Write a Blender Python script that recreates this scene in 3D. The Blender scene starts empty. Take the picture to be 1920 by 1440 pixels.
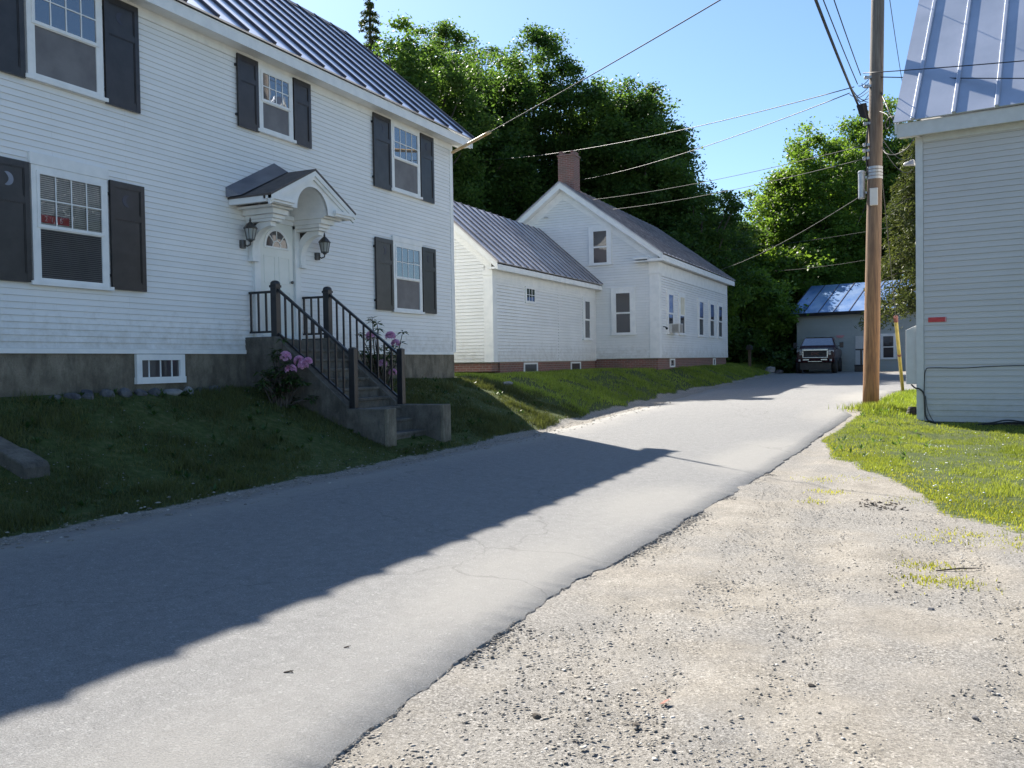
import bpy, math, random
import numpy as np
from mathutils import Vector, Matrix
R = math.radians
SC = bpy.context.scene
COL = SC.collection
rng = random.Random(7)
nrng = np.random.default_rng(11)

# ------------------------------------------------------------------ materials
MATS = {}
def nt(name):
    m = bpy.data.materials.new(name); m.use_nodes = True
    t = m.node_tree
    b = t.nodes['Principled BSDF']
    return m, t, b
def N(t, typ, **kw):
    n = t.nodes.new(typ)
    for k, v in kw.items():
        if k.startswith('i_'):
            n.inputs[k[2:].replace('_', ' ')].default_value = v
        else:
            setattr(n, k, v)
    return n
def L(t, a, b): t.links.new(a, b)
def ramp(t, src, stops):
    r = t.nodes.new('ShaderNodeValToRGB'); e = r.color_ramp.elements
    while len(e) < len(stops): e.new(0.5)
    for k, (p, c) in enumerate(stops):
        e[k].position = p; e[k].color = (*c, 1) if len(c) == 3 else c
    L(t, src, r.inputs[0]); return r.outputs[0]
def coords(t, scale=(1, 1, 1)):
    g = t.nodes.new('ShaderNodeNewGeometry'); mp = t.nodes.new('ShaderNodeMapping')
    mp.inputs['Scale'].default_value = scale
    L(t, g.outputs['Position'], mp.inputs['Vector']); return mp.outputs['Vector']
def noise(t, vec, scale, detail=4, rough=.55):
    n = N(t, 'ShaderNodeTexNoise'); n.inputs['Scale'].default_value = scale
    n.inputs['Detail'].default_value = detail; n.inputs['Roughness'].default_value = rough
    L(t, vec, n.inputs['Vector']); return n.outputs['Fac']
def bump(t, b, h, strength=.3, dist=.02):
    n = N(t, 'ShaderNodeBump'); n.inputs['Strength'].default_value = strength
    n.inputs['Distance'].default_value = dist
    L(t, h, n.inputs['Height']); L(t, n.outputs['Normal'], b.inputs['Normal'])
def mixc(t, fac, a, b, mode='MIX'):
    n = N(t, 'ShaderNodeMix', data_type='RGBA', blend_type=mode)
    if isinstance(fac, (int, float)): n.inputs[0].default_value = fac
    else: L(t, fac, n.inputs[0])
    for i, v in ((6, a), (7, b)):
        if isinstance(v, tuple): n.inputs[i].default_value = (*v, 1)
        else: L(t, v, n.inputs[i])
    return n.outputs[2]

def mottled(name, c1, c2, scale=3, rough=.6, metallic=0, bs=None, bstr=.2, bdist=.01, detail=5, stretch=(1, 1, 1), spec=.5, lo=.35, hi=.65):
    m, t, b = nt(name)
    v = coords(t, stretch)
    f = noise(t, v, scale, detail)
    L(t, ramp(t, f, [(lo, c1), (hi, c2)]), b.inputs['Base Color'])
    b.inputs['Roughness'].default_value = rough; b.inputs['Metallic'].default_value = metallic
    b.inputs['Specular IOR Level'].default_value = spec
    if bs: bump(t, b, noise(t, v, bs, 4), bstr, bdist)
    MATS[name] = m; return m

def siding(name, c1, c2, course, axis, z0, dirt=.5):
    """clapboard paint: boards differ a little, short butt joints, weathering"""
    m, t, b = nt(name)
    g = t.nodes.new('ShaderNodeNewGeometry'); s = t.nodes.new('ShaderNodeSeparateXYZ')
    tc = t.nodes.new('ShaderNodeTexCoord')
    L(t, tc.outputs['Object'], s.inputs[0])
    c = t.nodes.new('ShaderNodeCombineXYZ')
    L(t, s.outputs['XY'.index(axis)], c.inputs[0])
    sub = N(t, 'ShaderNodeMath', operation='SUBTRACT'); L(t, s.outputs[2], sub.inputs[0]); sub.inputs[1].default_value = z0
    L(t, sub.outputs[0], c.inputs[1])
    br = t.nodes.new('ShaderNodeTexBrick'); L(t, c.outputs[0], br.inputs['Vector'])
    br.inputs['Scale'].default_value = 1; br.inputs['Row Height'].default_value = course
    br.inputs['Brick Width'].default_value = 3.3; br.inputs['Mortar Size'].default_value = .0022
    br.inputs['Mortar Smooth'].default_value = 0; br.offset = .37; br.offset_frequency = 3
    br.inputs['Color1'].default_value = (*c1, 1); br.inputs['Color2'].default_value = (*c2, 1)
    br.inputs['Mortar'].default_value = (c1[0] * .84, c1[1] * .84, c1[2] * .84, 1)
    v = coords(t, (1, 1, 1))
    f = noise(t, v, .9, 6, .65)
    col = mixc(t, ramp(t, f, [(.4, (0, 0, 0)), (.75, (dirt * .5,) * 3)]), br.outputs['Color'], (c1[0] * .7, c1[1] * .7, c1[2] * .66))
    f2 = noise(t, coords(t, (14, 14, 2)), 2.2, 5, .7)
    col = mixc(t, ramp(t, f2, [(.62, (0, 0, 0)), (.8, (dirt * .6,) * 3)]), col, (c1[0] * .62, c1[1] * .62, c1[2] * .6))
    # rain splash: soil thrown on the lowest boards, ragged upper limit
    sp = N(t, 'ShaderNodeMapRange'); L(t, sub.outputs[0], sp.inputs[0]); sp.inputs[1].default_value = .75; sp.inputs[2].default_value = 0; sp.inputs[3].default_value = -.12; sp.inputs[4].default_value = .19
    sa = N(t, 'ShaderNodeMath', operation='ADD'); L(t, sp.outputs[0], sa.inputs[0]); L(t, noise(t, v, 5, 6, .75), sa.inputs[1])
    col = mixc(t, ramp(t, sa.outputs[0], [(.50, (0, 0, 0)), (.85, (.55,) * 3)]), col, (.42, .39, .33))
    L(t, col, b.inputs['Base Color'])
    b.inputs['Roughness'].default_value = .55; b.inputs['Specular IOR Level'].default_value = .3
    bump(t, b, noise(t, coords(t, (3, 3, 40)), 4, 4), .12, .006)
    MATS[name] = m; return m

WHITE = mottled('white_trim', (.72, .73, .72), (.82, .82, .80), 4, .5, bs=30, bstr=.08, lo=.3, hi=.6)
WHITE2 = mottled('white_door', (.72, .73, .68), (.78, .79, .74), 3, .4)
SID1 = siding('siding_white', (.785, .79, .785), (.83, .83, .82), .087, 'Y', .6, .45)
SID2Y = siding('siding_white_long', (.78, .785, .78), (.82, .82, .805), .1, 'Y', .4, .6)
SID2X = siding('siding_white_gable', (.775, .785, .775), (.82, .82, .805), .1, 'X', .4, .6)
SIDG = siding('siding_grey', (.555, .54, .53), (.585, .57, .56), .128, 'X', .1, .35)
SIDT = siding('siding_green_grey', (.38, .42, .41), (.42, .45, .44), .15, 'X', 0, .8)
SHUT = mottled('shutter_paint', (.028, .024, .023), (.042, .037, .036), 6, .32, bs=60, bstr=.05)
BLACK = mottled('black_iron_paint', (.014, .014, .017), (.024, .024, .028), 8, .38)
RUBBER = mottled('black_rubber', (.012, .012, .012), (.025, .025, .025), 9, .7)
ROOFM = mottled('seamed_metal', (.70, .70, .76), (.82, .82, .87), 1.2, .40, .85, stretch=(1, 1, .3), bs=2.0, bstr=.06, bdist=.03)
SEAMB = mottled('brown_seam', (.15, .14, .145), (.25, .235, .24), 3, .5, .3)
SEAM = mottled('seam_metal', (.05, .05, .065), (.08, .08, .10), 3, .5, .5)
ROOFB = mottled('aged_brown_metal', (.36, .34, .36), (.56, .54, .56), 1.1, .5, .25, stretch=(1, .5, .3), bs=2.5, bstr=.1, bdist=.03)
ROOFB2 = mottled('dark_brown_metal', (.12, .12, .145), (.19, .19, .22), 1.1, .5, .35, bs=2.5, bstr=.1, bdist=.03)
ROOFG = mottled('pale_metal', (.40, .44, .51), (.50, .53, .60), .8, .42, .55, bs=1.2, bstr=.12, bdist=.05)
ROOFGR = mottled('barn_metal', (.13, .27, .58), (.30, .43, .68), 1.3, .36, .6, bs=1.0, bstr=.2, bdist=.05)  # blue of the reflected sky is put into the base colour
SHINGLE = mottled('canopy_roofing', (.06, .055, .055), (.12, .10, .095), 5, .6, .1, bs=40, bstr=.2)
FLASH = mottled('flashing', (.17, .18, .22), (.26, .27, .31), 2, .4, .6)
CONC = mottled('old_concrete', (.062, .054, .046), (.20, .18, .15), 2.4, .9, bs=24, bstr=.5, bdist=.012, detail=8, lo=.3, hi=.7)
CONCF = mottled('foundation_concrete', (.12, .11, .082), (.36, .325, .245), 1.9, .9, bs=18, bstr=.5, bdist=.012, detail=9, lo=.3, hi=.72)
STONE = mottled('field_stone', (.045, .045, .055), (.13, .13, .135), 6, .85, bs=20, bstr=.4)
PALES = mottled('pale_stone', (.17, .17, .165), (.28, .27, .26), 6, .85, bs=20, bstr=.4)
DARKIN = mottled('dark_interior', (.008, .008, .010), (.018, .017, .018), 2, .9)
SCREEN = mottled('window_screen', (.13, .122, .125), (.18, .172, .172), 3, .55)
BLIND = mottled('blind_vinyl', (.55, .54, .50), (.66, .65, .61), 4, .6)
REDP = mottled('red_sign_paint', (.45, .03, .035), (.55, .05, .05), 7, .4)
CARDW = mottled('faded_white_print', (.72, .55, .54), (.8, .66, .64), 7, .5)
PINK = mottled('faded_red', (.6, .25, .27), (.65, .3, .3), 7, .5)
YEL = mottled('yellow_plastic', (.42, .33, .07), (.56, .45, .13), 5, .45)
ORG = mottled('line_hose', (.75, .42, .12), (.8, .6, .35), 5, .4)
GALV = mottled('galvanised', (.36, .37, .38), (.52, .53, .54), 6, .45, .7)
GREYBOX = mottled('grey_enamel', (.56, .56, .545), (.62, .62, .605), 6, .5)
WIREM = mottled('wire_insulation', (.02, .02, .022), (.035, .035, .04), 6, .5)
WIREL = mottled('wire_bare', (.04, .04, .038), (.06, .06, .057), 6, .7, 0)
BARK = mottled('bark', (.05, .042, .035), (.12, .10, .085), 5, .95, stretch=(1, 1, .25), bs=9, bstr=.6, bdist=.05)
LEAFY = None
TRUCKP = mottled('maroon_paint', (.028, .007, .011), (.038, .010, .014), 3, .25, spec=.3)
CHROME = mottled('chrome', (.42, .42, .45), (.5, .5, .53), 3, .2, 1)
LAMPG = mottled('lamp_glass', (.35, .37, .36), (.45, .46, .45), 4, .15)
BRONZE = mottled('lamp_metal', (.06, .058, .06), (.12, .115, .11), 9, .4, .5)
RUST = mottled('rusty_red', (.16, .05, .045), (.24, .09, .07), 9, .6)
CURT = mottled('cream_curtain', (.6, .55, .42), (.72, .68, .55), 4, .8)  # cream curtain cloth for one upper pane
SOIL = mottled('soil_clod', (.06, .05, .04), (.12, .10, .08), 9, .95, bs=30)
LEAFD = mottled('dry_leaf', (.16, .05, .03), (.25, .08, .05), 9, .7)
TWIGM = mottled('twig_bark', (.08, .055, .035), (.14, .10, .07), 9, .9)

def glass(name, ior=2.0, tint=(.02, .022, .026)):
    m, t, b = nt(name)
    b.inputs['Base Color'].default_value = (*tint, 1); b.inputs['Roughness'].default_value = .6
    gl = N(t, 'ShaderNodeBsdfGlossy'); gl.inputs['Roughness'].default_value = .02
    gl.inputs['Color'].default_value = (.9, .92, .95, 1)
    fr = N(t, 'ShaderNodeFresnel'); fr.inputs['IOR'].default_value = ior
    mx = N(t, 'ShaderNodeMixShader'); L(t, fr.outputs[0], mx.inputs[0]); L(t, b.outputs[0], mx.inputs[1]); L(t, gl.outputs[0], mx.inputs[2])
    v = coords(t); n = N(t, 'ShaderNodeBump'); n.inputs['Strength'].default_value = .05; n.inputs['Distance'].default_value = .02
    L(t, noise(t, v, 2.2, 2), n.inputs['Height']); L(t, n.outputs[0], gl.inputs['Normal'])
    L(t, mx.outputs[0], t.nodes['Material Output'].inputs[0]); MATS[name] = m; return m
def weathered(name, c1, c2, streak):
    m, t, b = nt(name); v = coords(t)
    col = ramp(t, noise(t, v, 2.1, 10, .68), [(.32, c1), (.68, c2)])
    col = mixc(t, ramp(t, noise(t, coords(t, (3.2, 3.2, 1.1)), 1.5, 8, .72), [(.46, (0, 0, 0)), (.66, (.75,) * 3)]), col, streak)
    col = mixc(t, ramp(t, noise(t, v, 46, 5, .8), [(.34, (.55,) * 3), (.46, (0, 0, 0))]), col, (c1[0] * .5, c1[1] * .5, c1[2] * .5))
    sp = ramp(t, noise(t, v, 8, 6, .8), [(.62, (0, 0, 0)), (.74, (.5,) * 3)])
    col = mixc(t, sp, col, (c2[0] * 1.35, c2[1] * 1.33, c2[2] * 1.25))
    L(t, col, b.inputs['Base Color']); b.inputs['Roughness'].default_value = .92
    bump(t, b, noise(t, v, 16, 10, .8), .7, .025); return m
CONC = weathered('old_concrete', (.085, .075, .062), (.20, .18, .15), (.045, .04, .034))
CONCF = weathered('foundation_concrete', (.125, .108, .08), (.285, .25, .19), (.07, .06, .045))
GLASS = glass('window_glass', 3.0)
GLASS2 = glass('window_glass_old', 1.9, (.035, .028, .030))
def clear_glass(tint=(.80, .81, .82)):
    m, t, b = nt('clear_pane')
    tr = N(t, 'ShaderNodeBsdfTransparent'); tr.inputs[0].default_value = (*tint, 1)
    gl = N(t, 'ShaderNodeBsdfGlossy'); gl.inputs['Roughness'].default_value = .02
    fr = N(t, 'ShaderNodeFresnel'); fr.inputs['IOR'].default_value = 1.7
    mx = N(t, 'ShaderNodeMixShader'); L(t, fr.outputs[0], mx.inputs[0]); L(t, tr.outputs[0], mx.inputs[1]); L(t, gl.outputs[0], mx.inputs[2])
    n = N(t, 'ShaderNodeBump'); n.inputs['Strength'].default_value = .12; n.inputs['Distance'].default_value = .03
    L(t, noise(t, coords(t), 5, 2), n.inputs['Height']); L(t, n.outputs[0], gl.inputs['Normal'])
    L(t, mx.outputs[0], t.nodes['Material Output'].inputs[0]); return m
CLEAR = clear_glass()
CLEARD = clear_glass((.42, .42, .46))

def brick_mat():
    m, t, b = nt('red_brick')
    g = t.nodes.new('ShaderNodeTexCoord'); s = t.nodes.new('ShaderNodeSeparateXYZ'); L(t, g.outputs['Object'], s.inputs[0])
    ad = N(t, 'ShaderNodeMath', operation='ADD'); L(t, s.outputs[0], ad.inputs[0]); L(t, s.outputs[1], ad.inputs[1])
    c = t.nodes.new('ShaderNodeCombineXYZ'); L(t, ad.outputs[0], c.inputs[0]); L(t, s.outputs[2], c.inputs[1])
    br = t.nodes.new('ShaderNodeTexBrick'); L(t, c.outputs[0], br.inputs['Vector'])
    br.inputs['Scale'].default_value = 1; br.inputs['Row Height'].default_value = .072; br.inputs['Brick Width'].default_value = .22
    br.inputs['Mortar Size'].default_value = .008
    br.inputs['Color1'].default_value = (.265, .10, .08, 1); br.inputs['Color2'].default_value = (.175, .066, .055, 1)
    br.inputs['Mortar'].default_value = (.30, .26, .225, 1)
    f = noise(t, coords(t), 3, 6, .7)
    col = mixc(t, ramp(t, f, [(.38, (0, 0, 0)), (.66, (.75, .75, .75))]), br.outputs['Color'], (.17, .125, .105))
    L(t, col, b.inputs['Base Color']); b.inputs['Roughness'].default_value = .9
    bump(t, b, br.outputs['Fac'], -.4, .01); return m
BRICK = brick_mat()

def wood_pole_mat():
    m, t, b = nt('pole_wood')
    f = noise(t, coords(t, (16, 16, .5)), 2.0, 6, .7)
    s = t.nodes.new('ShaderNodeSeparateXYZ'); g = t.nodes.new('ShaderNodeNewGeometry'); L(t, g.outputs['Position'], s.inputs[0])
    mr = N(t, 'ShaderNodeMapRange'); L(t, s.outputs[2], mr.inputs[0]); mr.inputs[1].default_value = 1.2; mr.inputs[2].default_value = 8.5
    n2 = noise(t, coords(t, (6, 6, .35)), 1.5, 5, .7)
    low = ramp(t, f, [(.3, (.10, .045, .022)), (.5, (.26, .128, .048)), (.72, (.42, .235, .095))])
    high = ramp(t, f, [(.3, (.10, .08, .065)), (.7, (.235, .20, .165))])
    col = mixc(t, mr.outputs[0], low, high)
    col = mixc(t, ramp(t, n2, [(.52, (0, 0, 0)), (.66, (.75, .75, .75))]), col, (.09, .05, .035))
    L(t, col, b.inputs['Base Color']); b.inputs['Roughness'].default_value = .75
    bump(t, b, f, .5, .02); return m
POLEW = wood_pole_mat()

def leaf_mat(name, dark, lite, trans, tw=.4, spec=.3):
    m, t, b = nt(name)
    a = N(t, 'ShaderNodeAttribute', attribute_name='tone')
    oi = N(t, 'ShaderNodeObjectInfo')
    ad = N(t, 'ShaderNodeMath', operation='MULTIPLY_ADD'); L(t, oi.outputs['Random'], ad.inputs[0]); ad.inputs[1].default_value = .3; 
    L(t, a.outputs['Fac'], ad.inputs[2])
    col = ramp(t, ad.outputs[0], [(.1, dark), (1.0, lite)])
    L(t, col, b.inputs['Base Color']); b.inputs['Roughness'].default_value = .5; b.inputs['Specular IOR Level'].default_value = spec
    tr = N(t, 'ShaderNodeBsdfTranslucent')
    L(t, mixc(t, 1.0, col, trans, 'MULTIPLY'), tr.inputs[0])
    mx = N(t, 'ShaderNodeMixShader'); mx.inputs[0].default_value = tw
    L(t, b.outputs[0], mx.inputs[1]); L(t, tr.outputs[0], mx.inputs[2]); L(t, mx.outputs[0], t.nodes['Material Output'].inputs[0])
    return m
LEAF = leaf_mat('maple_leaf', (.034, .072, .020), (.102, .162, .042), (1.9, 2.0, 1.0), .45, .2)
LEAFB = leaf_mat('bright_leaf', (.052, .105, .02), (.15, .24, .048), (2.2, 2.1, 1.0), .45)
NEEDLE = leaf_mat('spruce_needle', (.022, .042, .018), (.11, .13, .045), (1.6, 1.6, .9), .25, .08)
RHODO = leaf_mat('rhododendron_leaf', (.02, .05, .016), (.06, .11, .03), (2, 2, 1), .2)
PETAL = leaf_mat('pink_petal', (.68, .34, .56), (.90, .64, .80), (1.1, 1, 1), .3)
GRASSV = leaf_mat('verge_blade', (.08, .115, .022), (.265, .30, .075), (1.8, 1.8, .7), .4)
GRASSM = leaf_mat('grass_blade', (.06, .10, .019), (.235, .305, .062), (2.0, 1.9, .8), .4)
GRASSD = leaf_mat('bank_blade', (.028, .040, .014), (.115, .128, .045), (1.6, 1.6, .9), .3)  # darker, browner blades; the bank's shade is painted into the colour
GRASSY = leaf_mat('dry_grass_blade', (.14, .17, .02), (.40, .40, .07), (1.8, 1.7, .8), .4)

def ground_mat():
    m, t, b = nt('ground_cover')
    a = N(t, 'ShaderNodeAttribute', attribute_name='gravel')
    v = coords(t)
    n1 = noise(t, v, .7, 5, .6); n2 = noise(t, v, 9, 6, .7); n3 = noise(t, v, 70, 4, .7); n4 = noise(t, v, 2.4, 6, .7)
    grass = ramp(t, n2, [(.3, (.03, .042, .013)), (.5, (.058, .082, .022)), (.74, (.13, .125, .06))])
    vo = N(t, 'ShaderNodeTexVoronoi'); vo.inputs['Scale'].default_value = 95; L(t, v, vo.inputs['Vector'])
    vo2 = N(t, 'ShaderNodeTexVoronoi'); vo2.inputs['Scale'].default_value = 48; L(t, v, vo2.inputs['Vector'])
    sand = ramp(t, n4, [(.28, (.205, .186, .157)), (.5, (.295, .268, .228)), (.7, (.365, .336, .292))])
    grey = ramp(t, n3, [(.32, (.09, .088, .085)), (.5, (.235, .226, .212)), (.68, (.40, .385, .365))])
    grav = mixc(t, ramp(t, n1, [(.42, (.22,) * 3), (.58, (.78,) * 3)]), sand, grey)
    fine = ramp(t, noise(t, v, 170, 2, .9), [(.33, (.55,) * 3), (.5, (1, 1, 1)), (.66, (1.4,) * 3)])
    grav = mixc(t, .75, grav, fine, 'MULTIPLY')
    sepc = N(t, 'ShaderNodeSeparateColor'); L(t, vo.outputs['Color'], sepc.inputs[0])
    chips = ramp(t, sepc.outputs[0], [(0, (.45, .45, .46)), (.25, (.85, .84, .82)), (.7, (1.05, 1.04, 1.02)), (.92, (1.2, 1.2, 1.2)), (1, (1.7, 1.7, 1.7))])
    grav = mixc(t, ramp(t, noise(t, v, 1.7, 4, .6), [(.35, (.25,) * 3), (.65, (.95,) * 3)]), grav, mixc(t, 1.0, grav, chips, 'MULTIPLY'))
    spots = ramp(t, noise(t, v, 33, 3, .8), [(.30, (.42, .40, .38)), (.42, (1, 1, 1))])
    grav = mixc(t, .8, grav, spots, 'MULTIPLY')
    sp2 = ramp(t, vo2.outputs['Color'], [(.80, (1, 1, 1)), (.95, (1.3, 1.3, 1.32))])
    grav = mixc(t, .7, grav, sp2, 'MULTIPLY')
    mm = N(t, 'ShaderNodeMath', operation='MULTIPLY_ADD'); L(t, n2, mm.inputs[0]); mm.inputs[1].default_value = .9; L(t, a.outputs['Fac'], mm.inputs[2])
    fac = ramp(t, mm.outputs[0], [(.78, (0, 0, 0)), (1.05, (1, 1, 1))])
    L(t, mixc(t, fac, grass, grav), b.inputs['Base Color']); b.inputs['Roughness'].default_value = .95
    b.inputs['Specular IOR Level'].default_value = .2
    bump(t, b, noise(t, v, 24, 10, .82), .55, .03); return m
GROUND = ground_mat()

def asphalt_mat():
    m, t, b = nt('worn_asphalt')
    v = coords(t)
    n1 = noise(t, coords(t, (.9, .25, 1)), .8, 5, .6); n3 = noise(t, v, 120, 3, .8); n2 = noise(t, v, 10, 6, .7)
    base = ramp(t, n3, [(.25, (.11, .11, .112)), (.5, (.235, .233, .23)), (.75, (.39, .388, .38))])
    vs_ = N(t, 'ShaderNodeTexVoronoi'); vs_.inputs['Scale'].default_value = 75; L(t, v, vs_.inputs['Vector'])
    base = mixc(t, ramp(t, vs_.outputs['Color'], [(.80, (0, 0, 0)), (.95, (.6,) * 3)]), base, (.42, .42, .41))
    base = mixc(t, .55, base, ramp(t, n2, [(.3, (.72,) * 3), (.7, (1.2,) * 3)]), 'MULTIPLY')
    a = N(t, 'ShaderNodeAttribute', attribute_name='sand')
    mm = N(t, 'ShaderNodeMath', operation='MULTIPLY_ADD'); L(t, n1, mm.inputs[0]); mm.inputs[1].default_value = .6; L(t, a.outputs['Fac'], mm.inputs[2])
    fac = ramp(t, mm.outputs[0], [(.5, (0, 0, 0)), (1.25, (.6,) * 3)])
    col = mixc(t, fac, base, (.335, .322, .298))
    vo = N(t, 'ShaderNodeTexVoronoi', feature='DISTANCE_TO_EDGE'); vo.inputs['Scale'].default_value = .22
    w = N(t, 'ShaderNodeVectorMath', operation='ADD'); nn = N(t, 'ShaderNodeTexNoise'); nn.inputs['Scale'].default_value = 1.3; nn.inputs['Detail'].default_value = 6
    L(t, v, nn.inputs['Vector']); L(t, v, w.inputs[0]); L(t, nn.outputs['Color'], w.inputs[1]); L(t, w.outputs[0], vo.inputs['Vector'])
    crack = ramp(t, vo.outputs['Distance'], [(.0010, (.6,) * 3), (.003, (1, 1, 1))])
    col = mixc(t, .55, col, crack, 'MULTIPLY')
    L(t, col, b.inputs['Base Color']); b.inputs['Roughness'].default_value = .85; b.inputs['Specular IOR Level'].default_value = .3
    bump(t, b, n3, .8, .016); return m
ASPH = asphalt_mat()
ASPHE = mottled('asphalt_broken_edge', (.07, .066, .062), (.26, .245, .22), 22, .95, bs=40, bstr=.8, bdist=.02)

# ------------------------------------------------------------------ mesh builder
OFF = {}
class MB:
    def __init__(s, f=None):
        s.v = []; s.q = []; s.f = f or (lambda u, o, z: (u, o, z))
    def add(s, pts): 
        b = len(s.v); s.v += [s.f(*p) for p in pts]; return b
    def face(s, *pts):
        b = s.add(pts); s.q.append(tuple(range(b, b + len(pts))))
    def box(s, a, c):
        (x0, y0, z0), (x1, y1, z1) = a, c
        b = s.add([(x0, y0, z0), (x1, y0, z0), (x1, y1, z0), (x0, y1, z0), (x0, y0, z1), (x1, y0, z1), (x1, y1, z1), (x0, y1, z1)])
        s.q += [tuple(b + i for i in f) for f in ((0, 3, 2, 1), (4, 5, 6, 7), (0, 1, 5, 4), (1, 2, 6, 5), (2, 3, 7, 6), (3, 0, 4, 7))]
        return s
    def hexa(s, p):          # 8 corners: bottom 4, top 4
        b = s.add(p)
        s.q += [tuple(b + i for i in f) for f in ((0, 3, 2, 1), (4, 5, 6, 7), (0, 1, 5, 4), (1, 2, 6, 5), (2, 3, 7, 6), (3, 0, 4, 7))]
        return s
    def prism(s, poly, fn):   # poly in 2d, fn(p, k) gives the 3d corner on side k
        n = len(poly); b = s.add([fn(p, 0) for p in poly] + [fn(p, 1) for p in poly])
        s.q.append(tuple(range(b, b + n))); s.q.append(tuple(range(b + 2 * n - 1, b + n - 1, -1)))
        for i in range(n): s.q.append((b + i, b + n + i, b + n + (i + 1) % n, b + (i + 1) % n))
        return s
    def tube(s, pts, r, n=8, caps=True):
        pts = [Vector(p) for p in pts]; m = len(pts)
        rs = r if isinstance(r, (list, tuple)) else [r] * m
        b = len(s.v); prev = None
        for i, p in enumerate(pts):
            d = (pts[min(i + 1, m - 1)] - pts[max(i - 1, 0)]).normalized()
            if prev is None: a = d.orthogonal().normalized()
            else:
                a = prev - d * prev.dot(d)
                a = a.normalized() if a.length > 1e-6 else d.orthogonal().normalized()
            prev = a; c = d.cross(a)
            for k in range(n):
                w = 2 * math.pi * k / n; q = p + (a * math.cos(w) + c * math.sin(w)) * rs[i]
                s.v.append(s.f(*q))
        for i in range(m - 1):
            for k in range(n):
                k2 = (k + 1) % n; s.q.append((b + i * n + k, b + i * n + k2, b + (i + 1) * n + k2, b + (i + 1) * n + k))
        if caps:
            s.q.append(tuple(b + k for k in range(n))); s.q.append(tuple(b + (m - 1) * n + k for k in range(n)))
        return s
    def lathe(s, prof, c, n=14):   # prof [(r, z)] round a vertical axis at c
        b = len(s.v)
        for r, z in prof:
            for k in range(n):
                w = 2 * math.pi * k / n; s.v.append(s.f(c[0] + r * math.cos(w), c[1] + r * math.sin(w), c[2] + z))
        for i in range(len(prof) - 1):
            for k in range(n):
                k2 = (k + 1) % n; s.q.append((b + i * n + k, b + i * n + k2, b + (i + 1) * n + k2, b + (i + 1) * n + k))
        s.q.append(tuple(b + k for k in range(n))); s.q.append(tuple(b + (len(prof) - 1) * n + k for k in range(n)))
        return s
    def build(s, name, mat, parent=None, smooth=False, fix=True, bevel=0):
        import bmesh
        me = bpy.data.meshes.new(name)
        o = Vector(OFF.get(parent.name, (0, 0, 0))) if parent else Vector()
        me.from_pydata([tuple(Vector(p) - o) for p in s.v], [], s.q)
        if fix:
            bm = bmesh.new(); bm.from_mesh(me); bmesh.ops.recalc_face_normals(bm, faces=bm.faces)
            bm.to_mesh(me); bm.free()
        if smooth:
            me.polygons.foreach_set('use_smooth', [True] * len(me.polygons))
        me.materials.append(mat)
        ob = bpy.data.objects.new(name, me); COL.objects.link(ob)
        if parent: ob.parent = parent; OFF[ob.name] = o
        if bevel:
            md = ob.modifiers.new('edge', 'BEVEL'); md.width = bevel; md.segments = 2; md.limit_method = 'ANGLE'
        return ob
def tag(o, label, cat, group=None, kind=None):
    if label: o['label'] = label
    if cat: o['category'] = cat
    if group: o['group'] = group
    if kind: o['kind'] = kind
    return o
def thing(name, label, cat, loc=(0, 0, 0), rz=0, group=None, local=False):
    o = bpy.data.objects.new(name, None); COL.objects.link(o); o.location = loc; o.rotation_euler = (0, 0, rz)
    o.empty_display_size = .2
    OFF[o.name] = (0, 0, 0) if local else tuple(loc)
    return tag(o, label, cat, group)
def struct(o): o['kind'] = 'structure'; return o
def np_mesh(name, V, F, mat, parent=None, tone=None, smooth=False):
    me = bpy.data.meshes.new(name); nv = len(V); nf, k = F.shape
    me.vertices.add(nv); me.vertices.foreach_set('co', np.asarray(V, np.float32).ravel())
    me.loops.add(nf * k); me.loops.foreach_set('vertex_index', F.astype(np.int32).ravel())
    me.polygons.add(nf); me.polygons.foreach_set('loop_start', np.arange(0, nf * k, k, dtype=np.int32))
    me.update(calc_edges=True)
    if tone is not None:
        for nm, arr in (tone.items() if isinstance(tone, dict) else [('tone', tone)]):
            at = me.attributes.new(nm, 'FLOAT', 'POINT'); at.data.foreach_set('value', np.asarray(arr, np.float32))
    if smooth: me.polygons.foreach_set('use_smooth', np.ones(nf, bool))
    me.materials.append(mat); me.validate()
    ob = bpy.data.objects.new(name, me); COL.objects.link(ob)
    if parent: ob.parent = parent; OFF[ob.name] = OFF.get(parent.name, (0, 0, 0))
    return ob
def vnoise(x, y, seed=0):
    x = np.asarray(x, float); y = np.asarray(y, float)
    xi = np.floor(x); yi = np.floor(y); fx = x - xi; fy = y - yi
    fx = fx * fx * (3 - 2 * fx); fy = fy * fy * (3 - 2 * fy)
    def h(a, b):
        s = np.sin(a * 127.1 + b * 311.7 + seed * 74.7) * 43758.5453; return s - np.floor(s)
    return (h(xi, yi) * (1 - fx) + h(xi + 1, yi) * fx) * (1 - fy) + (h(xi, yi + 1) * (1 - fx) + h(xi + 1, yi + 1) * fx) * fy

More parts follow.
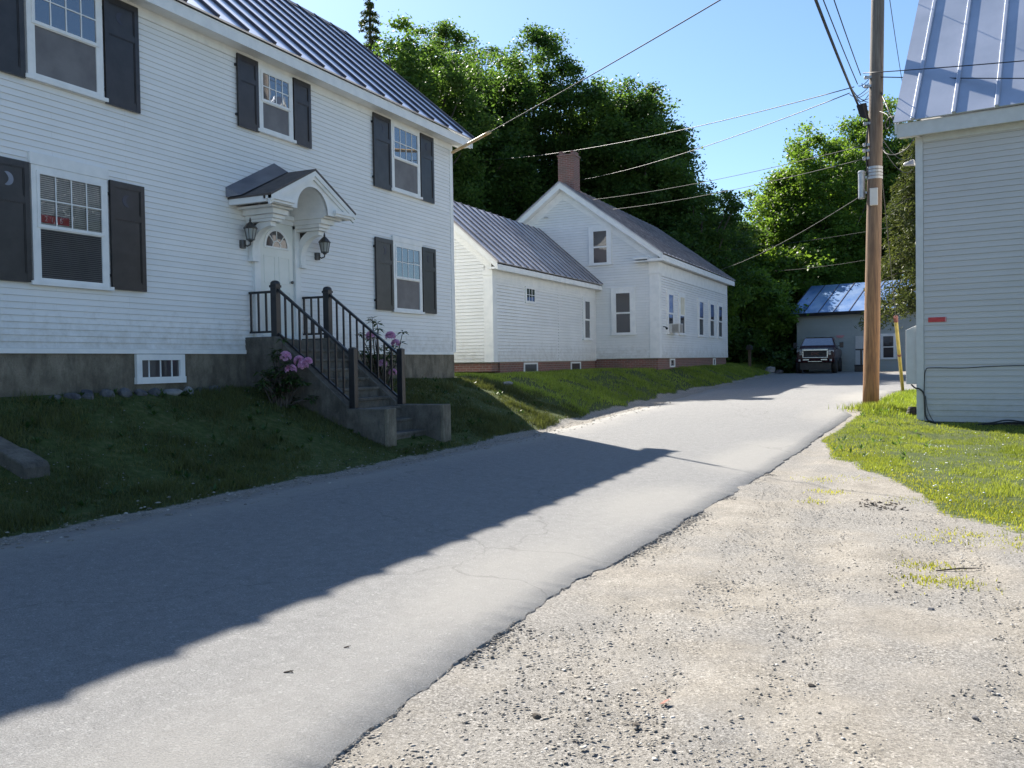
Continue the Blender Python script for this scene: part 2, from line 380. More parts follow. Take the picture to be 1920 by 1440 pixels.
# ------------------------------------------------------------------ terrain
YL = [-60, 14, 18.9, 23, 30.6, 44.3, 50, 60, 400]; ZL = [.22, .22, .29, .37, .57, .84, .89, .92, .92]
YR = [-60, 9, 12, 15, 19, 21, 23, 25, 27, 30, 36, 47, 50, 400]; ZR = [0, 0, .03, .07, .14, .25, .42, .50, .55, .60, .64, .8, .88, .92]
def zroad(x, y):
    a = np.interp(y, YL, ZL); b = np.interp(y, YR, ZR); w = np.clip((np.asarray(x) + 7.05) / 4.85, 0, 1)
    return a * (1 - w) + b * w
def smooth(t): t = np.clip(t, 0, 1); return t * t * (3 - 2 * t)
def gz(x, y):
    x = np.asarray(x, float); y = np.asarray(y, float)
    z = zroad(x, y)
    wid = np.interp(y, [-60, 19, 24, 31, 47, 60], [3.4, 3.4, 2.8, 1.75, 1.75, 2.5])
    top = np.interp(y, [-60, 19, 25, 32, 45, 50, 60], [1.36, 1.36, 1.34, 1.36, 1.44, 1.3, 1.5])
    t = np.clip((-7.32 - .36 * np.clip((y - 18) / 3, 0, 1) * np.clip((35 - y) / 4, 0, 1) - x) / wid, 0, 1)
    t = t ** np.interp(y, [-60, 6, 12, 16, 19, 32, 45, 400], [1.6, 1.6, 1.0, .85, .70, .75, .85, .85])
    H = np.maximum(top - z, 0)
    z = z + H * (0.72 * t + .28 * smooth(t))
    # wooded hill behind the houses
    z = z + 9 * smooth((-17 - x) / 32) * smooth((y - 18) / 18)
    back = np.where(x < -7.6, 53, np.where(x < 6, 63, 58)) if x.shape == () else np.interp(x, [-12, -8.2, -7.2, 8], [50, 53, 62, 64])
    z = z + 7 * smooth((y - back) / 40)
    z = z + (vnoise(x * .8, y * .8, 3) - .5) * .05 * np.clip((-7.5 - x), 0, 1) + (vnoise(x * 1.5, y * 1.5, 9) - .5) * .03 * np.clip((x + 1.9) * 1.2, 0, 1)
    z = z - .12 * np.clip(x + 1.1, 0, 1.2) * np.clip((24.5 - y) / 3, 0, 1) * np.clip((y - 15) / 4, 0, 1)
    # mound of turf round the pole
    z = z + .06 * np.exp(-((x + 1.1) ** 2 + (y - 22.95) ** 2) / .5)
    return z
XRY = [-60, 2, 6, 9, 13, 19, 22.5, 25.5, 28.3, 30.3, 31.2, 32, 33, 60]; XRX = [-2.15, -2.3, -2.45, -2.3, -2.1, -1.9, -1.52, -1.28, -1.02, -.70, 1.0, 8, 30, 30]
def xr(y): return np.interp(y, XRY, XRX)
def xl(y): return np.interp(y, [-60, 44, 46, 47.3, 48.2, 49], [-7.05, -7.05, -6.9, -6.2, -3, 20])
GP = [(-1.95, 19.0), (-1.75, 17.2), (-1.45, 15.4), (-.62, 13.5), (.1, 10.9), (.62, 9.7), (1.3, 9.2), (4.5, 8.4), (14, 6.5)]
def grav_w(x, y):
    """1 on the gravel, 0 in the grass, with soft edges"""
    x = np.asarray(x, float); y = np.asarray(y, float)
    gx = np.array([p[0] for p in GP]); gy = np.array([p[1] for p in GP])
    yb = np.interp(x, gx, gy)
    right = np.clip((yb - y) * .9 + .45, 0, 1) * (x > -4)
    wob = (vnoise(x * 1.3, y * 1.3, 5) - .5) * .5 + (vnoise(x * 4, y * 4, 6) - .5) * .25
    w = np.where(y < yb + 3, np.clip((yb - y + wob * 1.5) * .9 + .5, 0, 1), 0) * (x > -4)
    left = np.clip((x + 7.40 + .38 * np.clip((y - 18) / 3, 0, 1) * np.clip((35 - y) / 4, 0, 1) + wob * .35) * 5 + .5, 0, 1) * (x < -4)
    w = np.maximum(w, left)
    beside = np.clip((xr(y) + .10 + wob * .25 - x) * 5 + .5, 0, 1) * (x > -5)
    w = np.maximum(w, beside)
    drive = ((y > 47.5) & (y < 62) & (x > -7.6)) * 1.0
    w = np.maximum(w, drive * .8)
    w = np.maximum(w, np.clip((7 - y) * .5, 0, 1) * (x > -4))
    return w
def axis(parts):
    out = []
    for a, b, s in parts: out += list(np.arange(a, b, s))
    return np.array(out + [parts[-1][1]])
xs = axis([(-260, -60, 20), (-60, -20, 2), (-20, -12, .5), (-12, 3, .16), (3, 12, .5), (12, 60, 4), (60, 260, 20)])
ys = axis([(-120, -20, 10), (-20, -2, 1), (-2, 32, .16), (32, 64, .4), (64, 110, 2.5), (110, 400, 25)])
GX, GY = np.meshgrid(xs, ys); Vg = np.stack([GX, GY, gz(GX, GY)], -1).reshape(-1, 3)
nx, ny = len(xs), len(ys)
ii = (np.arange(ny - 1)[:, None] * nx + np.arange(nx - 1)[None]).ravel()
Fg = np.stack([ii, ii + 1, ii + nx + 1, ii + nx], -1)
# small ruts and heaps in the gravel
gw = grav_w(Vg[:, 0], Vg[:, 1])
near = (Vg[:, 0] > -3) & (Vg[:, 1] < 20)
rut = (vnoise(Vg[:, 0] * 2.2, Vg[:, 1] * 1.3, 21) - .5) * .028 + (vnoise(Vg[:, 0] * 5, Vg[:, 1] * 5, 22) - .5) * .014
for rx in (-1.55, -.95, .25, .9):
    rut -= .022 * np.exp(-((Vg[:, 0] - rx - .25 * np.sin(Vg[:, 1] * .35)) / .13) ** 2)
Vg[:, 2] += np.where(near, rut * gw, 0) - .008 * near
ground = np_mesh('ground', Vg, Fg, GROUND, tone={'gravel': gw}, smooth=True); struct(ground)

# road sheet with a broken right-hand edge and thickness
yy = np.concatenate([np.arange(-25, 0, .5), np.arange(0, 24, .06), np.arange(24, 48.01, .12)]); nc = 18
V = []; sand = []
for y in yy:
    a = float(xl(y)); c = float(xr(y))
    c += (float(vnoise(y * 1.1, 0.3, 1)) - .5) * .07 + (float(vnoise(y * 4, 0.3, 2)) - .5) * .04 + (float(vnoise(y * 17, 0.3, 12)) - .5) * .045
    a += (float(vnoise(y * .7, 3.3, 3)) - .5) * .2 + (float(vnoise(y * 3, 3.3, 4)) - .5) * .12
    for k in range(nc + 2):
        kk = min(max(k - 1, 0), nc - 1); w = kk / (nc - 1); x = a * (1 - w) + c * w
        if k == nc + 1: x += .02
        if k == 0: x -= .03
        z = float(zroad(x, y)) + .020 - .014 * (kk == nc - 1) + (.02 * (1 - (2 * w - 1) ** 2)) - (.035 if k in (0, nc + 1) else 0)
        V.append((x, y, z)); sand.append(max(0, 1 - (x - a) / 1.1) * .85 + max(0, 1 - abs(c - x - .45) / 1.1) * .75 * float(vnoise(y * .5, .7, 8)) * 1.6 + .35 * max(0, 1 - abs(x + 4.4) / .5) * float(vnoise(y * .35, 2.7, 18)))
V = np.array(V); n2 = nc + 2; m = len(yy)
jj = (np.arange(m - 1)[:, None] * n2 + np.arange(n2 - 1)[None]).ravel()
road = np_mesh('road', V, np.stack([jj, jj + 1, jj + n2 + 1, jj + n2], -1), ASPH, tone={'sand': sand}, smooth=True)
road.data.materials.append(ASPHE)
col_idx = np.tile(np.arange(n2 - 1), m - 1)
road.data.polygons.foreach_set('material_index', np.where((col_idx == n2 - 2), 1, 0).astype(np.int32))
struct(road)

# ------------------------------------------------------------------ grass
def blades(name, x, y, h, w, mat, label=None):
    n = len(x); z = gz(x, y) - .012 * ((x > -3) & (y < 20)) - .005
    a = nrng.uniform(0, 2 * np.pi, n); la = nrng.uniform(0, 2 * np.pi, n); ln = nrng.uniform(.1, .75, n) * h
    dx, dy = np.cos(a) * w / 2, np.sin(a) * w / 2
    P = np.empty((n, 3, 3)); P[:, 0] = np.stack([x - dx, y - dy, z], -1); P[:, 1] = np.stack([x + dx, y + dy, z], -1)
    P[:, 2] = np.stack([x + np.cos(la) * ln, y + np.sin(la) * ln, z + h], -1)
    t = np.clip(.45 * vnoise(x * .9, y * .9, 31) + .25 * vnoise(x * 4, y * 4, 32) + nrng.uniform(0, .45, n) - .1, 0, 1)
    o = np_mesh(name, P.reshape(-1, 3), np.arange(n * 3).reshape(-1, 3), mat, tone=np.repeat(t, 3)); o['kind'] = 'stuff'
    return o
def inside_buildings(x, y):
    a = (x < -10.7) & (x > -19) & (y > -1) & (y < 19.6)
    b = (x < -9.05) & (x > -17) & (y > 32.1) & (y < 45) | (x < -11.6) & (x > -16.5) & (y > 23.2) & (y < 32.3)
    u = (x + .18) * math.cos(R(8)) - (y - 22) * math.sin(R(8)); v = (x + .18) * math.sin(R(8)) + (y - 22) * math.cos(R(8))
    c = (u > 0) & (v > 0) & (u < 11) & (v < 9)
    d = (x > -10.3) & (x < -7.7) & (y > 12.0) & (y < 13.6) | (x > -9.9) & (x < -8.8) & (y < 6.65) & (y > 6.3)
    return a | b | c | d
def scatter(n, x0, x1, y0, y1, keep):
    x = nrng.uniform(x0, x1, n); y = nrng.uniform(y0, y1, n); k = keep(x, y) & ~inside_buildings(x, y)
    return x[k], y[k]
def grassy(x, y, lo=.5):
    g = grav_w(x, y); return nrng.uniform(0, 1, len(x)) > g * 1.6 + .02
def patch(x, y):   # thin and thick places in a lawn
    n_ = vnoise(x * 1.3, y * 1.3, 40) * .6 + vnoise(x * 4.5, y * 4.5, 41) * .4
    return nrng.uniform(0, 1, len(x)) < np.clip((n_ - .30) * 2.6, .05, 1)
x, y = scatter(190000, -10.85, -7.2, 2.5, 20.5, lambda x, y: grassy(x, y) & patch(x, y))
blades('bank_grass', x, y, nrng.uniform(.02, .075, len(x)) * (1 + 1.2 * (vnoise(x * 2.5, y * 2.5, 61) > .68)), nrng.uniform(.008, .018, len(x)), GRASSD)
x, y = scatter(150000, -13.5, -7.1, 20.0, 48, lambda x, y: grassy(x, y) & patch(x, y))
blades('lawn_grass', x, y, nrng.uniform(.05, .11, len(x)), nrng.uniform(.018, .035, len(x)), GRASSM)
x, y = scatter(260000, -2.1, 5.5, 8.0, 24.0, lambda x, y: grassy(x, y) & patch(x, y))
blades('verge_grass', x, y, nrng.uniform(.02, .055, len(x)) * (1 + .6 * (vnoise(x * 2.2, y * 2.2, 62) > .7)), nrng.uniform(.008, .016, len(x)), GRASSV)
def yellow_edge(x, y):
    yb = np.interp(x, [p[0] for p in GP], [p[1] for p in GP]); d = y - yb
    return grassy(x, y) & (nrng.uniform(0, 1, len(x)) < np.clip(1.1 - d / 2.6, 0, 1) * (.25 + vnoise(x * 1.2, y * 1.2, 44)))
x, y = scatter(120000, -2.1, 5.5, 8.0, 19.5, yellow_edge)
blades('moss_grass', x, y, nrng.uniform(.02, .045, len(x)), nrng.uniform(.012, .024, len(x)), GRASSY)
x, y = scatter(9000, -1.7, -.1, 22.0, 33, lambda x, y: grassy(x, y))
blades('roadside_grass', x, y, nrng.uniform(.05, .12, len(x)), nrng.uniform(.015, .03, len(x)), GRASSM)
# weeds coming up in the gravel
wx, wy = [], []
for cx, cy, rr, k in [(.08, 7.35, .16, 260), (-.02, 7.9, .13, 150), (.0, 9.0, .12, 90), (-1.35, 12.6, .16, 120), (-1.1, 11.6, .14, 110), (-.75, 12.9, .18, 110), (-1.2, 10.8, .1, 60), (.75, 8.9, .2, 240), (.35, 9.3, .2, 200), (-.2, 11.3, .2, 200)]:
    wx += list(nrng.normal(cx, rr, k)); wy += list(nrng.normal(cy, rr * .8, k))
blades('gravel_weeds', np.array(wx), np.array(wy), nrng.uniform(.015, .04, len(wx)), nrng.uniform(.008, .016, len(wx)), GRASSY)
# tufts round the pole foot
wx = nrng.normal(-1.22, .28, 700); wy = nrng.normal(22.8, .22, 700)
blades('pole_tuft_grass', wx, wy, nrng.uniform(.06, .2, 700), nrng.uniform(.015, .03, 700), GRASSV)
# hillside grass beyond the drive
x, y = scatter(26000, -13, -7.2, 50, 64, lambda x, y: x < 99)
blades('hillside_grass', x, y, nrng.uniform(.08, .2, len(x)), nrng.uniform(.03, .06, len(x)), GRASSM)

# ------------------------------------------------------------------ pebbles, broken asphalt
def pebbles(name, x, y, s, mat, zoff=0, flat=.55):
    n = len(x)
    base = np.array([(1, 0, 0), (-1, 0, 0), (0, 1, 0), (0, -1, 0), (0, 0, 1), (0, 0, -1), (.6, .6, .55), (-.6, .6, .5), (.6, -.6, .5), (-.6, -.6, .55)], float)
    F = np.array([(0, 6, 8), (1, 9, 7), (2, 7, 6), (3, 8, 9), (4, 6, 7), (4, 7, 9), (4, 9, 8), (4, 8, 6), (0, 2, 6), (2, 1, 7), (1, 3, 9), (3, 0, 8)])
    a = nrng.uniform(0, 2 * np.pi, n); el = nrng.uniform(.6, 1.5, n)
    jit = nrng.uniform(.75, 1.25, (n, 10, 1))
    P = base[None] * jit * s[:, None, None]; P[..., 0] *= el[:, None]; P[..., 2] *= flat
    c, sn = np.cos(a)[:, None], np.sin(a)[:, None]
    X = P[..., 0] * c - P[..., 1] * sn; Y = P[..., 0] * sn + P[..., 1] * c
    z = gz(x, y) - .008 + zoff
    Q = np.stack([X + x[:, None], Y + y[:, None], P[..., 2] + z[:, None] + s[:, None] * .1], -1)
    o = np_mesh(name, Q.reshape(-1, 3), (F[None] + (np.arange(n) * 10)[:, None, None]).reshape(-1, 3), mat, tone=np.repeat(nrng.uniform(0, 1, n), 10)); o['kind'] = 'stuff'; return o
def peb_mat(name, stops):
    m, t, b = nt(name); a = N(t, 'ShaderNodeAttribute', attribute_name='tone')
    L(t, ramp(t, a.outputs['Fac'], stops), b.inputs['Base Color']); b.inputs['Roughness'].default_value = .9; return m
PEB = peb_mat('pebble_stone', [(.0, (.11, .10, .09)), (.2, (.20, .182, .156)), (.6, (.27, .247, .21)), (.9, (.36, .335, .295)), (1, (.5, .48, .45))])
PEBD = peb_mat('asphalt_crumb', [(0, (.07, .066, .06)), (.5, (.17, .158, .145)), (1, (.32, .29, .25))])
n = 90000
x = nrng.uniform(-2.5, 4.5, n); y = 2.0 + 10 * nrng.uniform(0, 1, n) ** 1.6
k = (grav_w(x, y) > .6) & (x > xr(y) + .02) & (nrng.uniform(0, 1, n) < .25 + vnoise(x * 1.4, y * 1.4, 50))
x, y = x[k], y[k]
pebbles('gravel', x, y, .0025 + .0095 * nrng.uniform(0, 1, len(x)) ** 4.5, PEB, flat=.45)
n = 3600
y = nrng.uniform(1.6, 13, n); x = xr(y) - .02 + np.abs(nrng.normal(0, .07, n)) + .6 * nrng.uniform(0, 1, n) ** 3 * (y < 5.5) * (nrng.uniform(0, 1, n) < .4)
pebbles('asphalt_rubble', x, y, .004 + .011 * nrng.uniform(0, 1, n) ** 2.2, PEBD, flat=.42)
n = 700
y = nrng.uniform(2.3, 4.8, n); x = -1.55 + nrng.normal(0, .33, n)
k = x > xr(y) + .05
pebbles('loose_gravel', x[k], y[k], (.004 + .011 * nrng.uniform(0, 1, n) ** 2.4)[k], PEB, flat=.22)
n = 1800
y = nrng.uniform(3, 26, n); x = xl(y) - .05 + nrng.normal(0, .22, n)
pebbles('shoulder_gravel', x, y, .006 + .02 * nrng.uniform(0, 1, n) ** 3, PEB, zoff=.03)

def rock(name, c, s, mat, label, cat='stone', group=None, seed=0, sz=(1, 1, .7)):
    import bmesh
    bm = bmesh.new(); bmesh.ops.create_icosphere(bm, subdivisions=2, radius=1)
    r_ = random.Random(seed)
    pl = [(Vector((r_.gauss(0, 1), r_.gauss(0, 1), r_.gauss(0, 1))).normalized(), r_.uniform(.55, .85)) for _ in range(9)]
    for v in bm.verts:
        for nrm, d in pl:
            e = v.co.dot(nrm) - d
            if e > 0: v.co -= nrm * e * .9
        v.co *= r_.uniform(.96, 1.04)
        v.co = Vector((v.co.x * s * sz[0], v.co.y * s * sz[1], v.co.z * s * sz[2]))
    me = bpy.data.meshes.new(name); bm.to_mesh(me); bm.free(); me.materials.append(mat)
    o = bpy.data.objects.new(name, me); COL.objects.link(o); o.location = c; o.rotation_euler = (0, 0, r_.uniform(0, 6))
    return tag(o, label, cat, group)
G = lambda x, y: float(gz(x, y))
# ------------------------------------------------------------------ house kit
def clap(mb, z0, z1, course, ul, ur, o0=0.0, lip=.017, slot=0):
    z = z0
    while z < z1 - 1e-4:
        e = min(z + course, z1)
        a0, a1, b0, b1 = ul(z), ul(e), ur(z), ur(e)
        if b0 - a0 > .01:
            s_ = slot if e < z1 - 1e-4 else 0       # groove added under the next board's butt to draw a dark shade line
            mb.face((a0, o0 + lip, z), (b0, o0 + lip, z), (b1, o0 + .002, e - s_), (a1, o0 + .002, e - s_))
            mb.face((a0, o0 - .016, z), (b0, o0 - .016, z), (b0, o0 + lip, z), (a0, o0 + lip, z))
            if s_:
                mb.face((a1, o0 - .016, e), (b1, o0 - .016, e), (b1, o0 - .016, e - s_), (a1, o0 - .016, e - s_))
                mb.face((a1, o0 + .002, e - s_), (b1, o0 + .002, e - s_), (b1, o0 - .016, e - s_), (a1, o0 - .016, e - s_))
        z = e
def window(parent, f, u0, u1, z0, z1, cas=.09, grid=None, gl=GLASS, gl2=None, lower=None, sill=True, head=0, blind=False, meet=.5, sash=.045, hi_mat=None, name='window', two=True, label=None):
    """double-hung window: casing > upper and lower sash, panes, sill"""
    m = MB(f)
    a0, a1, b0, b1 = u0 - cas, u1 + cas, z0, z1 + cas
    m.box((a0, 0, z0 - (0 if sill else cas)), (u0, .058, b1)); m.box((u1, 0, z0 - (0 if sill else cas)), (a1, .058, b1)); m.box((u0, 0, z1), (u1, .058, b1))
    if not sill: m.box((u0, 0, z0 - cas), (u1, .058, z0))
    if head: m.box((a0 - .02, 0, b1 + .002), (a1 + .02, .066, b1 + head))
    w = m.build(name, WHITE, parent)
    if label: w['label'] = label
    if sill:
        s = MB(f); s.box((a0 - .05, 0, z0 - .055), (a1 + .05, .09, z0 - .002)); s.build('sill', WHITE, w)
    zm = z0 + (z1 - z0) * meet
    def sash_(za, zb, o, g, gmat):
        s = MB(f); t = sash
        s.box((u0, o, za), (u0 + t, o + .022, zb)); s.box((u1 - t, o, za), (u1, o + .022, zb))
        s.box((u0 + t, o, za), (u1 - t, o + .022, za + t)); s.box((u0 + t, o, zb - t), (u1 - t, o + .022, zb))
        if g:
            c, r_ = g
            for k in range(1, c):
                x = u0 + t + (u1 - u0 - 2 * t) * k / c; s.box((x - .008, o + .006, za + t), (x + .008, o + .0145, zb - t))
            for k in range(1, r_):
                z = za + t + (zb - za - 2 * t) * k / r_; s.box((u0 + t, o + .0065, z - .008), (u1 - t, o + .015, z + .008))
        s.build('sash', WHITE, w)
        p = MB(f); p.face((u0 + t * .7, o + .005, za + t * .7), (u1 - t * .7, o + .005, za + t * .7), (u1 - t * .7, o + .005, zb - t * .7), (u0 + t * .7, o + .005, zb - t * .7))
        p.build('pane', gmat, w, fix=False)
    if two:
        sash_(zm - .02, z1, .050, grid, hi_mat or gl)
        sash_(z0, zm + .01, .036, None, lower or gl2 or gl)
    else: sash_(z0, z1, .036, grid, gl)
    if blind:
        s = MB(f); z = z0 + .03
        while z < z1 - .02:
            s.face((u0 + .02, .0375, z), (u1 - .02, .0375, z), (u1 - .02, .0355, z + .021), (u0 + .02, .0355, z + .021)); z += .0275
        s.build('blind', BLIND, w, fix=False)
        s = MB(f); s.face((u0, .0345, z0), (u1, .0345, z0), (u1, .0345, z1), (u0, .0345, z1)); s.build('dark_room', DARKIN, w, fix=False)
    return w
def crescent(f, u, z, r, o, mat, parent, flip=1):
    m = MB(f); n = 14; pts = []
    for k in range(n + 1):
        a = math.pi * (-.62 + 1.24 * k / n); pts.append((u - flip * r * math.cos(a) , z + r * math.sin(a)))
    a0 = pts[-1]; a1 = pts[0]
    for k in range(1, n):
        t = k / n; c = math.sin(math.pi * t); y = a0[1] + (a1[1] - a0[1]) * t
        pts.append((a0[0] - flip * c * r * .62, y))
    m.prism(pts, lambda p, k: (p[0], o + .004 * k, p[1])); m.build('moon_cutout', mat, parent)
def shutter(parent, f, u0, u1, z0, z1, moon=True, flip=1, pale=False, o=.035):
    m = MB(f); t = .075; zm = z0 + (z1 - z0) * .68
    m.box((u0, o, z0), (u1, o + .018, z1))
    q = o + .016
    m.box((u0, q, z0), (u0 + t, q + .018, z1)); m.box((u1 - t, q, z0), (u1, q + .018, z1))
    for za, zb in ((z0, z0 + .11), (zm - .04, zm + .04), (z1 - .085, z1)): m.box((u0 + t, q - .001, za), (u1 - t, q + .0165, zb))
    # bead round each panel
    for za, zb in ((z0 + .11, zm - .04), (zm + .04, z1 - .085)):
        for a, b in (((u0 + t, za), (u0 + t + .014, zb)), ((u1 - t - .014, za), (u1 - t, zb)), ((u0 + t + .014, za), (u1 - t - .014, za + .014)), ((u0 + t + .014, zb - .014), (u1 - t - .014, zb))):
            m.box((a[0], o + .017, a[1]), (b[0], o + .026, b[1]))
    s = m.build('shutter', SHUT, parent)
    if moon: crescent(f, (u0 + u1) / 2, (zm + z1) / 2 - .01, .09, o + .0165, FLASH if pale else SEAM, s, flip)  # the pale piece paints the light coming through that cutout
    for z in (z0 + .2, z1 - .2):
        h = MB(f); h.box((u0 - .03, .013, z - .02), (u0 + .01, o + .012, z + .02)); h.build('hinge', BLACK, s)
    return s
def seam_roof(mb_panel, mb_seam, e0, e1, r0, r1, n, th=.03, sh=.035, sw=.03, first=None):
    """roof slope from eave e0-e1 to ridge r0-r1 with n standing seams"""
    e0, e1, r0, r1 = map(Vector, (e0, e1, r0, r1))
    nrm = (e1 - e0).cross(r0 - e0).normalized()
    if nrm.z < 0: nrm = -nrm
    mb_panel.hexa([e0 - nrm * th, e1 - nrm * th, r1 - nrm * th, r0 - nrm * th, e0, e1, r1, r0])
    ux = (e1 - e0).normalized()
    ts = [k / n for k in range(n + 1)] if first is None else first
    for t in ts:
        a = e0.lerp(e1, t); b = r0.lerp(r1, t)
        w0 = ux * (0 if t <= 0 else -sw / 2); w1 = ux * (0 if t >= 1 else sw / 2)
        if t <= 0: w1 = ux * sw
        if t >= 1: w0 = -ux * sw
        dn = (a - b).normalized() * .012
        mb_seam.hexa([a + w0 + dn + nrm * .002, a + w1 + dn + nrm * .002, b + w1 + nrm * .002, b + w0 + nrm * .002, a + w0 + dn + nrm * sh, a + w1 + dn + nrm * sh, b + w1 + nrm * sh, b + w0 + nrm * sh])

# ------------------------------------------------------------------ the shuttered house
HX = -10.8; HY0, HY1 = -1.05, 19.45
house = thing('shuttered_house', 'two storey white clapboard house with black shutters and blue grey seamed metal roof', 'house', (-14.3, 12.75, 1.4))
fE = lambda u, o, z: (HX + o, u, z)                 # street face
fN = lambda u, o, z: (u, HY1 + o, z)                # far gable face
fS = lambda u, o, z: (u, HY0 - o, z)
m = MB(fE); clap(m, 2.0, 7.2, .087, lambda z: HY0 + .1, lambda z: HY1 - .1); wall = m.build('wall', SID1, house, fix=False)
ridgez, ridgex = 10.78, -14.3
for f, nm in ((fN, 'gable_wall'), (fS, 'gable_wall')):
    m = MB(f)
    sl = (ridgez - 7.42) / (ridgex * -1 - 10.42)
    clap(m, 2.0, 10.3, .087, lambda z: max(-17.7, ridgex - (10.4 - z) / sl) if z > 7.2 else -17.7, lambda z: min(-10.9, ridgex + (10.4 - z) / sl) if z > 7.2 else -10.9)
    m.build(nm, SID2X, house, fix=False)
m = MB(); m.box((-17.78, HY0 + .02, 1.98), (HX - .02, HY1 - .02, 7.2))
m.prism([(HX - .02, 7.2), (-17.78, 7.2), (ridgex, 10.35)], lambda p, k: (p[0], HY0 + .02 + k * (HY1 - HY0 - .04), p[1]))
m.build('wall_core', WHITE, house)
for y in (HY0, HY1):
    s = 1 if y == HY1 else -1
    m = MB(); m.box((HX - .12, y - s * .13, 1.98), (HX + .024, y + s * .024, 7.2)); m.build('corner_board', WHITE, house)
m = MB(); m.box((HX - .02, HY0 + .11, 1.93), (HX + .03, HY1 - .11, 1.998)); m.build('water_table', WHITE, house)
m = MB(); m.box((-17.75, HY0 + .03, .2), (HX + .0, HY1 - .03, 1.93)); m.build('foundation', CONCF, house)
# cornice and rakes
m = MB()
m.box((HX + .0, HY0 - .3, 7.2), (HX + .30, HY1 + .45, 7.26))           # soffit
m.box((HX + .302, HY0 - .3, 7.17), (HX + .34, HY1 + .45, 7.37))        # fascia
m.box((HX + .0, HY0 + .0, 7.05), (HX + .03, HY1 - .0, 7.198))          # frieze
m.build('cornice', WHITE, house)
for y in (HY0 - .3, HY1 + .41):
    for sx in (1, -1):
        m = MB(); e = (ridgex + sx * 3.88, 7.36); r_ = (ridgex, 10.70)
        m.hexa([(e[0], y, e[1] - .2), (e[0], y + .04, e[1] - .2), (r_[0], y + .04, r_[1] - .24), (r_[0], y, r_[1] - .24),
                (e[0], y, e[1]), (e[0], y + .04, e[1]), (r_[0], y + .04, r_[1]), (r_[0], y, r_[1])])
        m.build('rake_board', WHITE, house)
pn, se = MB(), MB()
nS = 31
seam_roof(pn, se, (-10.40, HY0 - .33, 7.40), (-10.40, HY1 + .5, 7.40), (ridgex, HY0 - .33, ridgez), (ridgex, HY1 + .5, ridgez), nS, sh=.05, sw=.045)
seam_roof(pn, se, (-18.20, HY0 - .33, 7.40), (-18.20, HY1 + .5, 7.40), (ridgex, HY0 - .33, ridgez), (ridgex, HY1 + .5, ridgez), nS, sh=.05, sw=.045)
roof = pn.build('roof', ROOFM, house); se.build('standing_seams', SEAM, roof)
m = MB(); m.prism([(-.16, -.11), (0, .045), (.16, -.11)], lambda p, k: (ridgex + p[0], HY0 - .33 + k * (HY1 - HY0 + .83), ridgez + p[1])); m.build('ridge_cap', SEAM, roof)
# windows and shutters
def bay(u0, u1, z0, z1, sh, **kw):
    w = window(house, fE, u0 + .07, u1 - .07, z0, z1 - .06, cas=.07, grid=(4, 2), lower=kw.pop('lower', SCREEN), **kw)
    for (a, b, c, d, fl, pl, mo) in sh: shutter(house, fE, a, b, c, d, moon=mo, flip=fl, pale=pl)
    return w
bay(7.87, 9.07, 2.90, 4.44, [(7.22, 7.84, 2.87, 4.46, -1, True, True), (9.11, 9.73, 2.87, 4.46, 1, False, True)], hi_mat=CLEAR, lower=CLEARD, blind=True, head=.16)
bay(7.87, 9.06, 5.63, 7.13, [(7.22, 7.83, 5.56, 7.14, -1, False, True), (9.09, 9.70, 5.56, 7.14, 1, False, True)])
bay(12.33, 13.27, 5.95, 7.08, [(11.81, 12.33, 5.88, 7.13, -1, False, False), (13.30, 13.80, 5.90, 7.13, 1, False, False)])
bay(16.62, 17.84, 5.63, 7.13, [(15.93, 16.61, 5.56, 7.14, -1, False, True), (17.87, 18.47, 5.57, 7.14, 1, False, True)])
bay(16.62, 17.84, 2.93, 4.45, [(15.92, 16.60, 2.90, 4.47, -1, False, True), (17.87, 18.48, 2.91, 4.47, 1, False, True)], head=.12)
# cellar window
m = MB(fE); a0, a1, c0, c1 = 9.52, 10.47, 1.50, 1.92
m.box((a0, 0, c0), (a0 + .1, .05, c1)); m.box((a1 - .1, 0, c0), (a1, .05, c1)); m.box((a0 + .1, 0, c1 - .09), (a1 - .1, .05, c1)); m.box((a0 - .01, 0, c0 - .03), (a1 + .01, .06, c0 + .07))
cw = m.build('cellar_window', WHITE, house)
m = MB(fE); m.face((a0 + .1, .012, c0 + .07), (a1 - .1, .012, c0 + .07), (a1 - .1, .012, c1 - .09), (a0 + .1, .012, c1 - .09)); m.build('pane', GLASS2, cw, fix=False)
m = MB(fE)
for t in (.2, .5, .8):
    y = a0 + .1 + (a1 - a0 - .2) * t; m.box((y - .007, .013, c0 + .071), (y + .007, .03, c1 - .091)); m.build('muntin', WHITE, cw); m = MB(fE)
